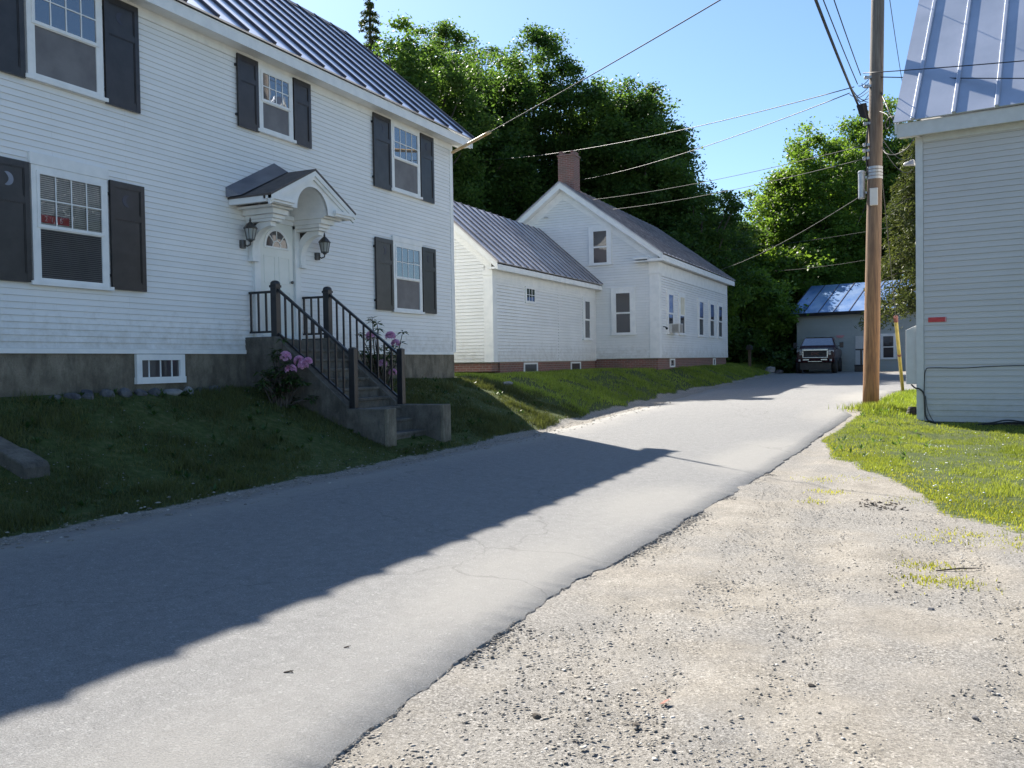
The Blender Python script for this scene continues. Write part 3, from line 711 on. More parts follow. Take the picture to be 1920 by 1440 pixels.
# door with fan light
DY = 12.75; DZ = 2.27
m = MB(fE); m.box((DY - .46, .002, DZ), (DY + .46, .03, DZ + 2.06))
for a, b in ((-.35, -.05), (.05, .35)):
    for c, d in ((.22, .82), (.95, 1.45)):
        for p, q in (((a, c), (a + .02, d)), ((b - .02, c), (b, d)), ((a + .02, c), (b - .02, c + .02)), ((a + .02, d - .02), (b - .02, d))):
            m.box((DY + p[0], .028, DZ + p[1]), (DY + q[0], .038, DZ + q[1]))
door = m.build('front_door', WHITE2, house)
m = MB(fE); pts = [(DY + .3 * math.cos(math.pi * k / 16), DZ + 1.62 + .3 * math.sin(math.pi * k / 16)) for k in range(17)]
m.prism(pts, lambda p, k: (p[0], .031 + .004 * k, p[1])); m.build('fan_light', GLASS2, door)
m = MB(fE)
for k in range(16):
    a, b = math.pi * k / 16, math.pi * (k + 1) / 16
    P = lambda r, w, o: (DY + r * math.cos(w), o, DZ + 1.62 + r * math.sin(w))
    for ri, ro, o in ((.29, .34, .045), (.10, .118, .043)):
        m.hexa([P(ri, a, .03), P(ro, a, .03), P(ro, b, .03), P(ri, b, .03), P(ri, a, o), P(ro, a, o), P(ro, b, o), P(ri, b, o)])
for w in (math.pi * .25, math.pi * .5, math.pi * .75):
    c, s = math.cos(w), math.sin(w); d = .008
    m.hexa([(DY + r * c + q * s * d, o, DZ + 1.62 + r * s - q * c * d) for o in (.0355, .044) for r, q in ((.11, -1), (.295, -1), (.295, 1), (.11, 1))])
m.box((DY - .34, .031, DZ + 1.585), (DY + .34, .0455, DZ + 1.62)); m.build('fan_muntins', WHITE, door)
m = MB(fE); m.lathe([(.0, -.03), (.025, -.02), (.03, 0), (.025, .02), (0, .03)], (DY + .39, .06, DZ + 1.0), 10); m.build('knob', BRONZE, door)
for s in (-1, 1):
    m = MB(fE); m.box((DY + s * .48 - (.0 if s > 0 else .15), 0, 2.0), (DY + s * .48 + (.15 if s > 0 else 0), .07, 4.42)); m.build('door_jamb', WHITE, house)
m = MB(fE); m.box((DY - .63, 0, 4.422), (DY + .63, .09, 4.5)); m.box((DY - .462, 0, DZ + 2.062), (DY + .462, .05, 4.422)); m.build('door_casing', WHITE, house)
m = MB(fE); m.box((DY - .475, .0, DZ - .06), (DY + .475, .10, DZ - .002)); m.build('threshold', WHITE, house)

# canopy over the door: gabled hood on curved brackets
CX = -9.9
cp = MB(); cs = None
ap, ev, hw = 5.22, 4.60, 1.20
m = MB()
for s in (-1, 1):
    e0, e1 = Vector((HX + .01, DY + s * hw, ev)), Vector((CX + .06, DY + s * hw, ev)); r0, r1 = Vector((HX + .01, DY, ap)), Vector((CX + .06, DY, ap))
    dn = Vector((0, 0, -.035)); m.hexa([e0 + dn, e1 + dn, r1 + dn, r0 + dn, e0, e1, r1, r0])
canopy = m.build('door_canopy', SHINGLE, house)
canopy['label'] = 'gabled white hood with grey roofing over the front door'
for s in (-1, 1):          # metal flashing lapped up the wall
    m = MB()
    h = .17
    P = [(HX + .02, DY + s * (hw + .05), ev + .0), (HX + .02, DY, ap + .03), (HX + .02, DY, ap + h + .03), (HX + .02, DY + s * (hw + .05), ev + h)]
    Q = [(HX + .33, DY + s * (hw + .03), ev + .012), (HX + .33, DY, ap + .012)]
    m.face(P[3], P[2], Q[1], Q[0]); m.face(P[0], P[3], Q[0])
    m.build('flashing', FLASH, canopy, fix=False)
m = MB(); n = 20; ra = .44; za = 4.46     # pediment face with an arch cut out of it
def outer(yv): return ap - .05 - abs(yv - DY) * (ap - ev) / hw
def arch(k): a = math.pi * k / n; return DY + ra * math.cos(a), za + ra * math.sin(a)
for k in range(n):
    (y0, z0), (y1, z1) = arch(k), arch(k + 1)
    p = [(CX - .07, y0, z0), (CX - .07, y0, max(outer(y0), z0 + .01)), (CX - .07, y1, max(outer(y1), z1 + .01)), (CX - .07, y1, z1)]
    m.hexa([(q[0], q[1], q[2]) for q in p] + [(CX - .02, q[1], q[2]) for q in p])
for s in (-1, 1):
    m.hexa([(x_, DY + s * a, b) for x_ in (CX - .07, CX - .02) for a, b in ((ra, 4.46), (1.1, 4.46), (1.1, outer(DY + 1.1)), (ra, outer(DY + ra)))])
m.build('pediment', WHITE, canopy)
for s in (-1, 1):
    m = MB()
    for d0, d1, o0, o1 in ((.04, .13, -.02, .05), (.13, .19, -.02, .02)):
        m.hexa([(x_, DY + s * q, ap - (ap - ev) * q / hw - d) for x_ in (CX + o0, CX + o1) for q, d in ((0, d1), (hw - .01, d1), (hw - .01, d0), (0, d0))])
    # broken cornice returns
    a, b = sorted((DY + s * 1.16, DY + s * .60)); m.box((CX - .10, a, 4.47), (CX + .03, b, 4.51)); 
    a, b = sorted((DY + s * 1.19, DY + s * .58)); m.box((CX - .12, a, 4.512), (CX + .057, b, 4.566))
    m.build('raking_cornice', WHITE, canopy)
for s in (-1, 1):        # stepped entablature blocks and side soffits
    m = MB()
    for (a, b, c, d, xo) in ((.44, .98, 4.43, 4.468, -.12), (.46, .86, 4.34, 4.428, -.20), (.48, .80, 4.275, 4.338, -.26), (.52, .78, 4.225, 4.273, -.30)):
        p, q = sorted((DY + s * a, DY + s * b)); m.box((HX + .02, p, c), (CX + xo, q, d))
    p, q = sorted((DY + s * .98, DY + s * 1.17)); m.box((HX + .02, p, 4.50), (CX - .0, q, 4.545))
    p, q = sorted((DY + s * 1.14, DY + s * 1.19)); m.box((HX + .02, p, 4.47), (CX - .075, q, 4.575))
    m.build('entablature', WHITE, canopy)
m = MB()
for k in range(n):
    (y0, z0), (y1, z1) = arch(k), arch(k + 1)
    m.face((HX + .02, y0, z0), (CX - .03, y0, z0), (CX - .03, y1, z1), (HX + .02, y1, z1))
m.build('barrel_vault', WHITE, canopy, fix=False)
for s in (-1, 1):
    m = MB(); cx_, cz_, r0, r1 = HX + .53, 3.74, .50, .42; yb0, yb1 = DY + s * .66 - .07, DY + s * .66 + .07; K = 12
    P = lambda r, k: (cx_ - r * math.cos(math.pi / 2 * k / K) , cz_ + r * .97 * math.sin(math.pi / 2 * k / K))
    for k in range(K):
        q = [P(r1, k), P(r0 + .06, k), P(r0 + .06, k + 1), P(r1, k + 1)]
        m.hexa([(a, yb0, b) for a, b in q] + [(a, yb1, b) for a, b in q])
    m.box((HX + .02, yb0, 3.62), (HX + .11, yb1, 3.74)); m.box((HX + .02, yb0 - .015, 3.56), (HX + .14, yb1 + .015, 3.618))
    m.build('bracket', WHITE, canopy)
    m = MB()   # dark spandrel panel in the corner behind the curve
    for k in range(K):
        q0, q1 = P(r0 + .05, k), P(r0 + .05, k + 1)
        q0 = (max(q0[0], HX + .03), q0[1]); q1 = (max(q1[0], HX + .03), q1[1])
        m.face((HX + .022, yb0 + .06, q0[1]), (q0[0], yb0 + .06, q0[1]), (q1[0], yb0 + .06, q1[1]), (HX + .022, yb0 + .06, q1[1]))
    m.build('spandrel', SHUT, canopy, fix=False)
def wall_lantern(y, label):
    z = 3.97; o = HX + .02
    w = MB(); w.lathe([(.0, -.075), (.055, -.07), (.06, 0), (.055, .07), (0, .075)], (o + .02, y - .0, z - .13), 12)
    w.tube([(o + .04, y, z - .13), (o + .12, y, z - .17), (o + .19, y, z - .15), (o + .2, y, z - .09)], .014, 8)
    w.lathe([(.0, .0), (.03, .01), (.045, .03), (.075, .04), (.075, .055)], (o + .2, y, z - .11), 8)
    w.lathe([(.115, .23), (.12, .245), (.075, .30), (.03, .345), (.015, .36), (.02, .375), (.004, .43)], (o + .2, y, z - .11), 8)
    for k in range(8):
        a = math.pi * (k + .5) / 4; c, s = math.cos(a), math.sin(a)
        w.tube([(o + .2 + .07 * c, y + .07 * s, z - .06), (o + .2 + .105 * c, y + .105 * s, z + .12)], .006, 5)
    l = w.build('wall_lantern', BRONZE, house); l['label'] = label
    g = MB(); g.lathe([(.062, .055), (.098, .23)], (o + .2, y, z - .11), 8); g.build('lamp_glass', LAMPG, l)
wall_lantern(11.86, 'dark wall lantern left of the door'); wall_lantern(13.93, 'dark wall lantern right of the door')
# house number card behind the glass
def text_mesh(name, s, size, mat, mtx, parent=None, depth=.001):
    cu = bpy.data.curves.new(name, 'FONT'); cu.body = s; cu.size = size; cu.align_x = 'CENTER'; cu.align_y = 'CENTER'; cu.extrude = depth
    to = bpy.data.objects.new(name, cu); COL.objects.link(to)
    me = bpy.data.meshes.new_from_object(to.evaluated_get(bpy.context.evaluated_depsgraph_get())); bpy.data.objects.remove(to)
    me.transform(mtx); me.materials.clear(); me.materials.append(mat)
    o = bpy.data.objects.new(name, me); COL.objects.link(o)
    if parent: o.parent = parent
    return o
sg = thing('number_card', 'red card with the number 215 in the ground floor window', 'sign', (HX + .02, 8.21, 3.74))
m = MB(); m.box((HX + .0405, 7.99, 3.695), (HX + .0425, 8.44, 3.80)); m.build('card', REDP, sg)
for ch_, dy_ in (('2', -.125), ('1', -.035), ('5', .105)):
    text_mesh('digit', ch_, .098, CARDW, Matrix(((0, 0, 1, .0232), (1, 0, 0, dy_), (0, 1, 0, .005), (0, 0, 0, 1))), sg, .0005)

# ------------------------------------------------------------------ steps and railings
steps = thing('front_steps', 'old grey concrete front steps climbing from the street to the panelled door', 'steps', (-9.3, 12.75, .3))
m = MB()
SX0, SZ0 = -10.12, 2.17
ym0, ym1 = 12.14, 13.36
m.box((HX, ym0, .3), (SX0, ym1, SZ0))
x0_, z0_ = SX0, SZ0
nr = 7; rise = (SZ0 - .96) / nr; run = (-8.56 - SX0) / nr
for k in range(nr):
    m.box((x0_, ym0, .1), (x0_ + run, ym1, z0_ - rise)); m.box((x0_ + .001, ym0 + .001, z0_ - rise - .05), (x0_ + run + .025, ym1 - .001, z0_ - rise + .002)); x0_ += run; z0_ -= rise
nr2 = 3; rise2 = (.96 - .34) / nr2; run2 = .26
for k in range(nr2):
    m.box((x0_, ym0, -.1), (x0_ + run2, ym1, z0_ - rise2)); m.box((x0_ + .001, ym0 + .001, z0_ - rise2 - .05), (x0_ + run2 + .02, ym1 - .001, z0_ - rise2 + .002)); x0_ += run2; z0_ -= rise2
m.build('treads', CONC, steps, bevel=.012)
for y0_, y1_, xe in ((11.90, 12.139, -7.86), (13.361, 13.60, -7.66)):
    m = MB()
    poly = [(HX, .2), (HX, 2.22), (-10.12, 2.22), (-8.66, 1.04), (-8.66, .2)]
    m.prism(poly, lambda p, k: (p[0], y0_ + k * (y1_ - y0_), p[1]))
    m.build('sloping_cheek', CONC, steps, bevel=.012)
    m = MB(); m.box((-8.655, y0_ - .02, -.1), (xe - .06, y1_ + .02, .985))
    m.build('low_cheek', CONC, steps, bevel=.015)
    m = MB(); m.box((xe - .058, y0_ - .02, -.1), (xe, y1_ + .02, .99)); m.build('cheek_end', CONCF, steps, bevel=.012)  # paler slab; the light on the end face is put into its colour
def railing(yc, label):
    r_ = thing('stair_railing', label, 'railing', (-9.4, yc, 1.6), group='black railings of the front steps')
    nx_, bx = -10.2, -8.6
    for x_, zb, zt, w in ((nx_, 2.2, 3.13, .062), (bx, .985, 1.98, .055)):
        m = MB(); m.box((x_ - w, yc - w, zb), (x_ + w, yc + w, zt)); q = m.build('newel_post', BLACK, r_, bevel=.006)
        m = MB()
        if x_ == nx_:
            m.box((x_ - w - .012, yc - w - .012, zt - .06), (x_ + w + .012, yc + w + .012, zt - .02)); m.lathe([(.085, 0), (.082, .025), (.06, .05), (.03, .062), (0, .066)], (x_, yc, zt - .001), 14)
        else: m.hexa([(x_ - w, yc - w, zt), (x_ + w, yc - w, zt), (x_ + w, yc + w, zt), (x_ - w, yc + w, zt), (x_ - .02, yc - .02, zt + .02), (x_ + .02, yc - .02, zt + .02), (x_ + .02, yc + .02, zt + .02), (x_ - .02, yc + .02, zt + .02)])
        m.build('post_cap', BLACK, q)
    a, b = Vector((nx_ + .06, yc, 3.03)), Vector((bx - .05, yc, 1.89)); al, bl = Vector((nx_ + .06, yc, 2.27)), Vector((bx - .05, yc, 1.10))
    m = MB(); m.hexa([p + Vector((0, s * .026, dz)) for dz in (-.024, .024) for p, s in ((a, -1), (b, -1), (b, 1), (a, 1))])
    m.box((HX + .02, yc - .022, 2.98), (nx_ - .06, yc + .022, 3.02)); m.build('handrail', BLACK, r_)
    m = MB(); m.hexa([p + Vector((0, s * .018, dz)) for dz in (-.02, .02) for p, s in ((al, -1), (bl, -1), (bl, 1), (al, 1))])
    m.box((HX + .02, yc - .016, 2.29), (nx_ - .06, yc + .016, 2.325)); m.build('bottom_rail', BLACK, r_)
    for k in range(1, 10):
        t = k / 10; p, q = al.lerp(bl, t), a.lerp(b, t)
        m = MB(); m.box((p.x - .016, yc - .012, p.z - .0), (p.x + .016, yc + .012, q.z - .0)); m.build('baluster', BLACK, r_)
    for x_ in (HX + .05, HX + .22, HX + .39):
        m = MB(); m.box((x_ - .016, yc - .012, 2.324), (x_ + .016, yc + .012, 2.981)); m.build('baluster', BLACK, r_)
railing(12.02, 'black railing beside the left of the concrete steps, nearer the cellar window')
railing(13.48, 'black railing on the right of the concrete steps, in front of the tall rhododendron')
# low retaining wall at the left edge
m = MB()
poly = [(-11.2, .5), (-11.2, 1.42), (-9.7, .97), (-9.3, .83), (-9.2, .82), (-8.86, .69), (-8.83, .64), (-8.80, -.1), (-9.5, -.1)]
m.prism(poly, lambda p, k: (p[0], 6.28 + k * .32, p[1])); rw = m.build('retaining_wall', CONC, bevel=.02)
tag(rw, 'short crumbling concrete wall running down the shaded bank at the left edge', 'wall')
# stones along the foundation
ST = [(8.05, .10), (8.30, .12), (8.53, .15), (8.85, .13), (9.17, .14), (9.45, .12), (9.72, .13), (10.07, .17), (10.38, .13), (10.62, .10), (10.92, .16)]
SLAB = ['dark rounded stone, first of the row below the left shuttered window', 'low dark stone, second of the row along the foundation', 'bluish grey stone in the foundation row left of the cellar window',
        'flat grey stone between two bluish ones left of the cellar window', 'large grey stone just left of the cellar window', 'small stone under the left corner of the cellar window', 'low stone below the middle of the cellar window',
        'pale slanting flat stone below the right half of the cellar window', 'pale upright stone at the right corner of the cellar window', 'small dark stone right of the pale upright one', 'dark round stone nearest the concrete steps']
for k, ((y_, s_), lb) in enumerate(zip(ST, SLAB)):
    rock('stone', (-10.62, y_, G(-10.6, y_) + s_ * .02), s_, PALES if k in (7, 8) else STONE, lb, 'stone', 'stones along the house foundation', 30 + k, (1, .75, .8) if k != 7 else (1, 1.2, .5))

# ------------------------------------------------------------------ the second white house
AX, AY0, AY1 = -9.1, 32.2, 44.7; AW = -16.7; ARX = -12.9; ARZ = 8.72
h2 = thing('gabled_white_house', 'white clapboard house with brown metal roof, brick chimney and lower wing', 'house', (-12.9, 36, 1.4))
gE = lambda u, o, z: (AX + o, u, z); gS = lambda u, o, z: (u, AY0 - o, z); gN = lambda u, o, z: (u, AY1 + o, z)
sl = (ARZ - 5.70) / 4.1
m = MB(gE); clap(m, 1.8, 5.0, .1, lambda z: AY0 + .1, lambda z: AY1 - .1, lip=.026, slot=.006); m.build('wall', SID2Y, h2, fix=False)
m = MB(gS); top = lambda z: (ARZ - .16 - z) / sl
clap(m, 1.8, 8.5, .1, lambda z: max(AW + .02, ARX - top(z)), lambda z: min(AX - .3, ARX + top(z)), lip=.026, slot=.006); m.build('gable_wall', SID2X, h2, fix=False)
m = MB(); m.box((AW, AY0 + .02, 1.78), (AX - .02, AY1, 5.4)); m.prism([(AX - .02, 5.4), (AW, 5.4), (ARX, ARZ - .2)], lambda p, k: (p[0], AY0 + .02 + k * (AY1 - AY0 - .02), p[1])); m.build('wall_core', WHITE, h2)
m = MB(); m.box((AW + .05, AY0 + .06, .5), (AX - .06, AY1 - .06, 1.78)); m.build('foundation', BRICK, h2)
m = MB(); m.box((AX - .14, AY1 - .12, 1.79), (AX + .02, AY1 + .02, 4.95)); m.build('corner_board', WHITE, h2)
m = MB(); m.box((AX - .34, AY0 - .03, 1.79), (AX + .03, AY0 + .3, 4.95))
m.box((AX - .40, AY0 - .06, 4.952), (AX + .06, AY0 + .34, 5.02)); m.box((AX - .36, AY0 - .04, 5.022), (AX + .035, AY0 + .3, 5.40)); m.build('corner_pilaster', WHITE, h2)
m = MB(); m.box((AX, AY0 + .31, 4.9), (AX + .022, AY1, 5.4)); m.box((AX - .3, AY0 - .38, 5.44), (AX + .26, AY1 + .45, 5.50)); m.box((AX + .262, AY0 - .38, 5.40), (AX + .30, AY1 + .5, 5.62))
m.box((AX - .85, AY0 - .38, 5.402), (AX + .258, AY0 - .031, 5.438)); m.box((AX - .85, AY0 - .36, 5.502), (AX - .301, AY0 - .03, 5.56))
m.build('cornice', WHITE, h2)
m = MB()
for y_, t_ in ((AY0 - .35, .05), (AY1 + .4, .05)):
    for s in (1, -1):
        for (d0, d1, ya, yb) in ((.04, .27, 0, t_),):
            m = MB(); m.hexa([(ARX + s * q, yy_, ARZ - sl * q - d) for yy_ in (y_ + ya, y_ + yb) for q, d in ((0, d1), (4.08, d1), (4.08, d0), (0, d0))]); m.build('rake_board', WHITE, h2)
m = MB()
for s in (1, -1):
    m.hexa([(ARX + s * q, yy_, ARZ - sl * q - d) for yy_ in (AY0 - .024, AY0 - .002) for q, d in ((0, .62), (3.8, .62), (3.8, .28), (0, .28))])
    m.hexa([(ARX + s * q, yy_, ARZ - sl * q - d) for yy_ in (AY0 - .30, AY0 - .025) for q, d in ((0, .28), (4.05, .28), (4.05, .24), (0, .24))])
m.build('frieze', WHITE, h2)
pn, se = MB(), MB()
for s in (1, -1): seam_roof(pn, se, (ARX + s * 4.12, AY0 - .38, ARZ - sl * 4.12), (ARX + s * 4.12, AY1 + .55, ARZ - sl * 4.12), (ARX, AY0 - .38, ARZ), (ARX, AY1 + .55, ARZ), 24, sh=.035, sw=.03)
r2 = pn.build('roof', ROOFB, h2); se.build('standing_seams', SEAMB, r2)
m = MB(); m.box((-13.23, 32.55, 7.6), (-12.56, 33.2, 9.85)); m.box((-13.26, 32.52, 9.852), (-12.53, 33.23, 9.92)); m.box((-13.20, 32.58, 9.921), (-13.08, 33.17, 10.06)); m.box((-12.70, 32.58, 9.921), (-12.59, 33.17, 10.06)); m.box((-13.05, 33.05, 9.921), (-12.72, 33.17, 10.06))
m.build('chimney', BRICK, h2)
window(h2, gS, -10.80, -10.16, 2.74, 4.33, cas=.15, gl=GLASS2, head=.04); window(h2, gS, -11.68, -11.06, 5.46, 6.76, cas=.15, gl=GLASS2)
for k, (a, b) in enumerate([(33.40, 34.16), (35.16, 35.94), (38.48, 39.32), (40.66, 41.52), (42.46, 43.32)]):
    window(h2, gE, a, b, 2.76, 4.30, cas=.13, gl=GLASS2, hi_mat=CURT if k == 1 else None)
vent = MB(gS); vent.lathe([(.0, 0), (.09, 0), (.09, .02), (0, .02)], (-13.62, .03, 7.42), 12); vent.build('porch_lamp', GALV, h2)
for a, b in ((33.9, 34.6), (41.6, 42.1)):
    m = MB(gE); m.box((a, -.058, 1.42), (a + .07, -.02, 1.76)); m.box((b - .07, -.058, 1.42), (b, -.02, 1.76)); m.box((a + .07, -.058, 1.42), (b - .07, -.02, 1.48)); m.box((a + .07, -.058, 1.70), (b - .07, -.02, 1.76))
    w = m.build('cellar_window', WHITE, h2); m = MB(gE); m.face((a + .07, -.05, 1.48), (b - .07, -.05, 1.48), (b - .07, -.05, 1.70), (a + .07, -.05, 1.70)); m.build('pane', GLASS2, w, fix=False)
# the lower wing
EX, EY0, ERX, ERZ, EB = -11.61, 23.26, -13.96, 7.02, -16.3
eE = lambda u, o, z: (EX + o, u, z); eS = lambda u, o, z: (u, EY0 - o, z)
esl = (ERZ - 4.66) / (EX + .32 - ERX)
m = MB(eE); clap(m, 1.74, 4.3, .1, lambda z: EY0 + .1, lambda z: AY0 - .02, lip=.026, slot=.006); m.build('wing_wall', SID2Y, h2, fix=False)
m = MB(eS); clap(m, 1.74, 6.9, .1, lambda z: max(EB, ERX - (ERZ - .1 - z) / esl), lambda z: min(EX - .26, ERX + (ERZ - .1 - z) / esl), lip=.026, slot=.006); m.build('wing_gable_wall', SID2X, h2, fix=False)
m = MB(); m.box((EB, EY0 + .02, 1.72), (EX - .02, AY0, 4.5)); m.prism([(EX - .02, 4.5), (EB, 4.5), (ERX, ERZ - .14)], lambda p, k: (p[0], EY0 + .02 + k * (AY0 - EY0 - .02), p[1])); m.build('wing_core', WHITE, h2)
m = MB(); m.box((EB + .05, EY0 + .55, .5), (EX - .05, AY0 + .02, 1.72)); m.box((EB + .05, EY0 + .1, 1.45), (EX - .12, EY0 + .549, 1.70)); m.build('wing_foundation', BRICK, h2)
m = MB(); m.box((EX - .28, EY0 - .03, 1.73), (EX + .025, EY0 + .24, 4.30)); m.box((EX, EY0 + .241, 4.1), (EX + .02, AY0 - .03, 4.46)); m.box((EX - .02, EY0 - .22, 4.462), (EX + .25, AY0 - .05, 4.52)); m.box((EX + .252, EY0 - .22, 4.44), (EX + .29, AY0 - .0, 4.60))
m.box((EX - .30, EY0 - .045, 4.302), (EX + .035, EY0 + .24, 4.46)); m.box((EX, 28.35, 1.75), (EX + .016, 28.45, 4.1)); m.box((EX, AY0 - .14, 1.75), (EX + .022, AY0 - .03, 4.1)); m.build('wing_trim', WHITE, h2)
for s in (1, -1):
    m = MB(); m.hexa([(ERX + s * q, yy_, ERZ - esl * q - d) for yy_ in (EY0 - .20, EY0 - .16) for q, d in ((0, .25), (2.62, .25), (2.62, .03), (0, .03))])
    m.hexa([(ERX + s * q, yy_, ERZ - esl * q - d) for yy_ in (EY0 - .023, EY0 - .002) for q, d in ((0, .55), (2.34, .55), (2.34, .27), (0, .27))])
    m.hexa([(ERX + s * q, yy_, ERZ - esl * q - d) for yy_ in (EY0 - .16, EY0 - .024) for q, d in ((0, .25), (2.6, .25), (2.6, .21), (0, .21))]); m.build('wing_rake_board', WHITE, h2)
pn, se = MB(), MB(); ym = AY0 - .03
for s in (1, -1): seam_roof(pn, se, (ERX + s * 2.67, EY0 - .24, ERZ - esl * 2.67), (ERX + s * 2.67, ym, ERZ - esl * 2.67), (ERX, EY0 - .24, ERZ), (ERX, ym, ERZ), 17, sh=.035, sw=.028)
r3 = pn.build('wing_roof', ROOFB, h2); se.build('standing_seams', SEAMB, r3)
if 0: seam_roof(pn, se, (ERX + s * 2.67, ym + .002, ERZ - esl * 2.67), (ERX + s * 2.67, AY0 - .03, ERZ - esl * 2.67), (ERX, ym + .002, ERZ), (ERX, AY0 - .03, ERZ), 9, sh=.035, sw=.028)
window(h2, eE, 30.85, 31.45, 2.55, 4.0, cas=.13, gl=GLASS2)
window(h2, eE, 25.60, 26.30, 3.65, 4.10, cas=.05, gl=GLASS, grid=(3, 2), two=False, sill=False, sash=.03)
for a, b in ((25.5, 26.6), (29.6, 30.6)):
    m = MB(eE); m.box((a, -.048, 1.34), (a + .07, -.02, 1.70)); m.box((b - .07, -.048, 1.34), (b, -.02, 1.70)); m.box((a + .07, -.048, 1.34), (b - .07, -.02, 1.40)); m.box((a + .07, -.048, 1.64), (b - .07, -.02, 1.70))
    w = m.build('cellar_window', WHITE, h2); m = MB(eE); m.face((a + .07, -.04, 1.40), (b - .07, -.04, 1.40), (b - .07, -.04, 1.64), (a + .07, -.04, 1.64)); m.build('pane', GLASS2, w, fix=False)
ac = thing('air_conditioner', 'small window air conditioner jutting from the white house beside the road', 'air conditioner', (AX + .2, 33.8, 2.78))
m = MB(); m.box((AX + .03, 33.50, 2.77), (AX + .46, 34.06, 3.12)); m.build('casing', GREYBOX, ac, bevel=.012)
m = MB()
for k in range(9): m.box((AX + .461, 33.54, 2.80 + k * .033), (AX + .472, 34.02, 2.814 + k * .033))
for k in range(9): m.box((AX + .16, 33.489, 2.80 + k * .033), (AX + .42, 33.499, 2.814 + k * .033))
m.build('grille', SHUT, ac)
fl = thing('flood_lamp', 'small bulb lamp on the corner of the gabled white house', 'lamp', (AX + .05, 32.7, 2.98))
m = MB(); m.tube([(AX + .03, 32.72, 2.98), (AX + .12, 32.68, 2.97)], .02, 8); m.tube([(AX + .12, 32.68, 2.97), (AX + .2, 32.6, 2.9)], [.02, .05], 8); m.build('lamp_head', BLACK, fl)

# ------------------------------------------------------------------ the grey house on the right
gh = thing('grey_house', 'tall grey sided house with a pale ribbed metal roof beside the utility pole', 'house', (-.18, 22.0, .2), R(-8), local=True)
GW, GD, GE = 10.5, 8.0, 6.62
kS = lambda u, o, z: (u, -o, z); kW = lambda u, o, z: (-o, u, z)
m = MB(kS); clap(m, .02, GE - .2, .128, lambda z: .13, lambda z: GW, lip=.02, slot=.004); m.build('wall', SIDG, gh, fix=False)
m = MB(kW); m.box((.14, 0, .02), (GD, .012, GE - .1)); m.build('side_wall', SIDG, gh)
m = MB(); m.box((.02, .02, -.1), (GW, GD - .02, GE)); m.prism([(.02, GE), (GD - .02, GE), (GD / 2, GE + 3.0)], lambda p, k: (.02 + k * (GW - .02), p[0], p[1])); m.build('wall_core', SIDG, gh)
m = MB(); m.box((.1, -.012, -.6), (GW, .018, .018)); m.build('foundation', SOIL, gh)
m = MB(); m.box((-.03, -.03, -.02), (.125, .11, GE - .18)); m.build('corner_board', GREYBOX, gh)
m = MB(); m.box((-.36, -.30, GE - .16), (GW, .0, GE - .12)); m.box((.13, -.05, GE - .30), (GW, -.0, GE - .162)); m.box((-.36, -.34, GE - .20), (GW, -.302, GE + .11)); m.box((-.36, -.30, GE - .118), (-.32, .2, GE + .07)); m.build('cornice', GREYBOX, gh)
ez, rz_ = GE + .14, GE + .14 + 4.42 * math.tan(R(47))
pn, se = MB(), MB()
E0, E1, Q0, Q1 = (-.42, -.42, ez), (GW, -.42, ez), (-.42, 4.0, rz_), (GW, 4.0, rz_)
seam_roof(pn, se, E0, E1, Q0, Q1, 1, sh=.055, sw=.085, first=[(.42 + .82 * k - .02) / (GW + .42) for k in range(0, 13)])
seam_roof(pn, se, (-.42, 8.42, ez), (GW, 8.42, ez), Q0, Q1, 1, first=[])
r5 = pn.build('roof', ROOFG, gh); se.build('batten_seams', ROOFG, r5, bevel=.015)
for s in (0, 1):
    m = MB(); y0_ = -.40 if s == 0 else 8.40
    m.hexa([(x_, y_, z_) for x_ in (-.40, -.36) for y_, z_ in ((y0_, ez - .27), (4, rz_ - .25), (4, rz_ - .04), (y0_, ez - .04))]); m.build('rake_board', GREYBOX, gh)
m = MB(); m.hexa([(-.26, .02, .86), (-.031, .02, .86), (-.031, .42, .86), (-.26, .42, .86), (-.26, .02, 2.10), (-.031, .02, 2.20), (-.031, .42, 2.20), (-.26, .42, 2.10)])
ub = m.build('meter_box', GREYBOX, gh, bevel=.01); ub['label'] = 'tall grey utility box on the side wall'
m = MB(); m.box((.22, -.03, 2.26), (.59, -.0165, 2.365)); s_ = m.build('red_plaque', REDP, gh); m = MB(); m.box((.562, -.032, 2.262), (.589, -.0305, 2.363)); m.build('plaque_edge', PINK, s_)
m = MB(); m.tube([(-.03, 2.1, 6.15), (-.25, 2.1, 6.33), (-.45, 2.1, 6.32)], .02, 8); m.hexa([(-.62, 2.02, 6.27), (-.36, 1.98, 6.25), (-.36, 2.22, 6.25), (-.62, 2.18, 6.27), (-.60, 2.05, 6.33), (-.38, 2.03, 6.39), (-.38, 2.17, 6.39), (-.60, 2.15, 6.33)])
yl = m.build('yard_lamp', GALV, gh, bevel=.02)
def cable(name, pts, r, mat, label, cat='cable', group=None, n=6, local=None):
    m = MB(); P = [Vector(p) for p in pts]; q = []
    for i in range(len(P) - 1):            # Catmull-Rom
        p0, p1, p2, p3 = P[max(i - 1, 0)], P[i], P[i + 1], P[min(i + 2, len(P) - 1)]
        for k in range(6):
            t = k / 6; q.append(.5 * ((2 * p1) + (p2 - p0) * t + (2 * p0 - 5 * p1 + 4 * p2 - p3) * t * t + (3 * p1 - p0 - 3 * p2 + p3) * t ** 3))
    q.append(P[-1])
    if local: q = [local @ p for p in q]
    m.tube(q, r, n); o = m.build(name, mat, smooth=True); return tag(o, label, cat, group)
GM = Matrix.Translation((-.18, 22.0, .2)) @ Matrix.Rotation(R(-8), 4, 'Z')
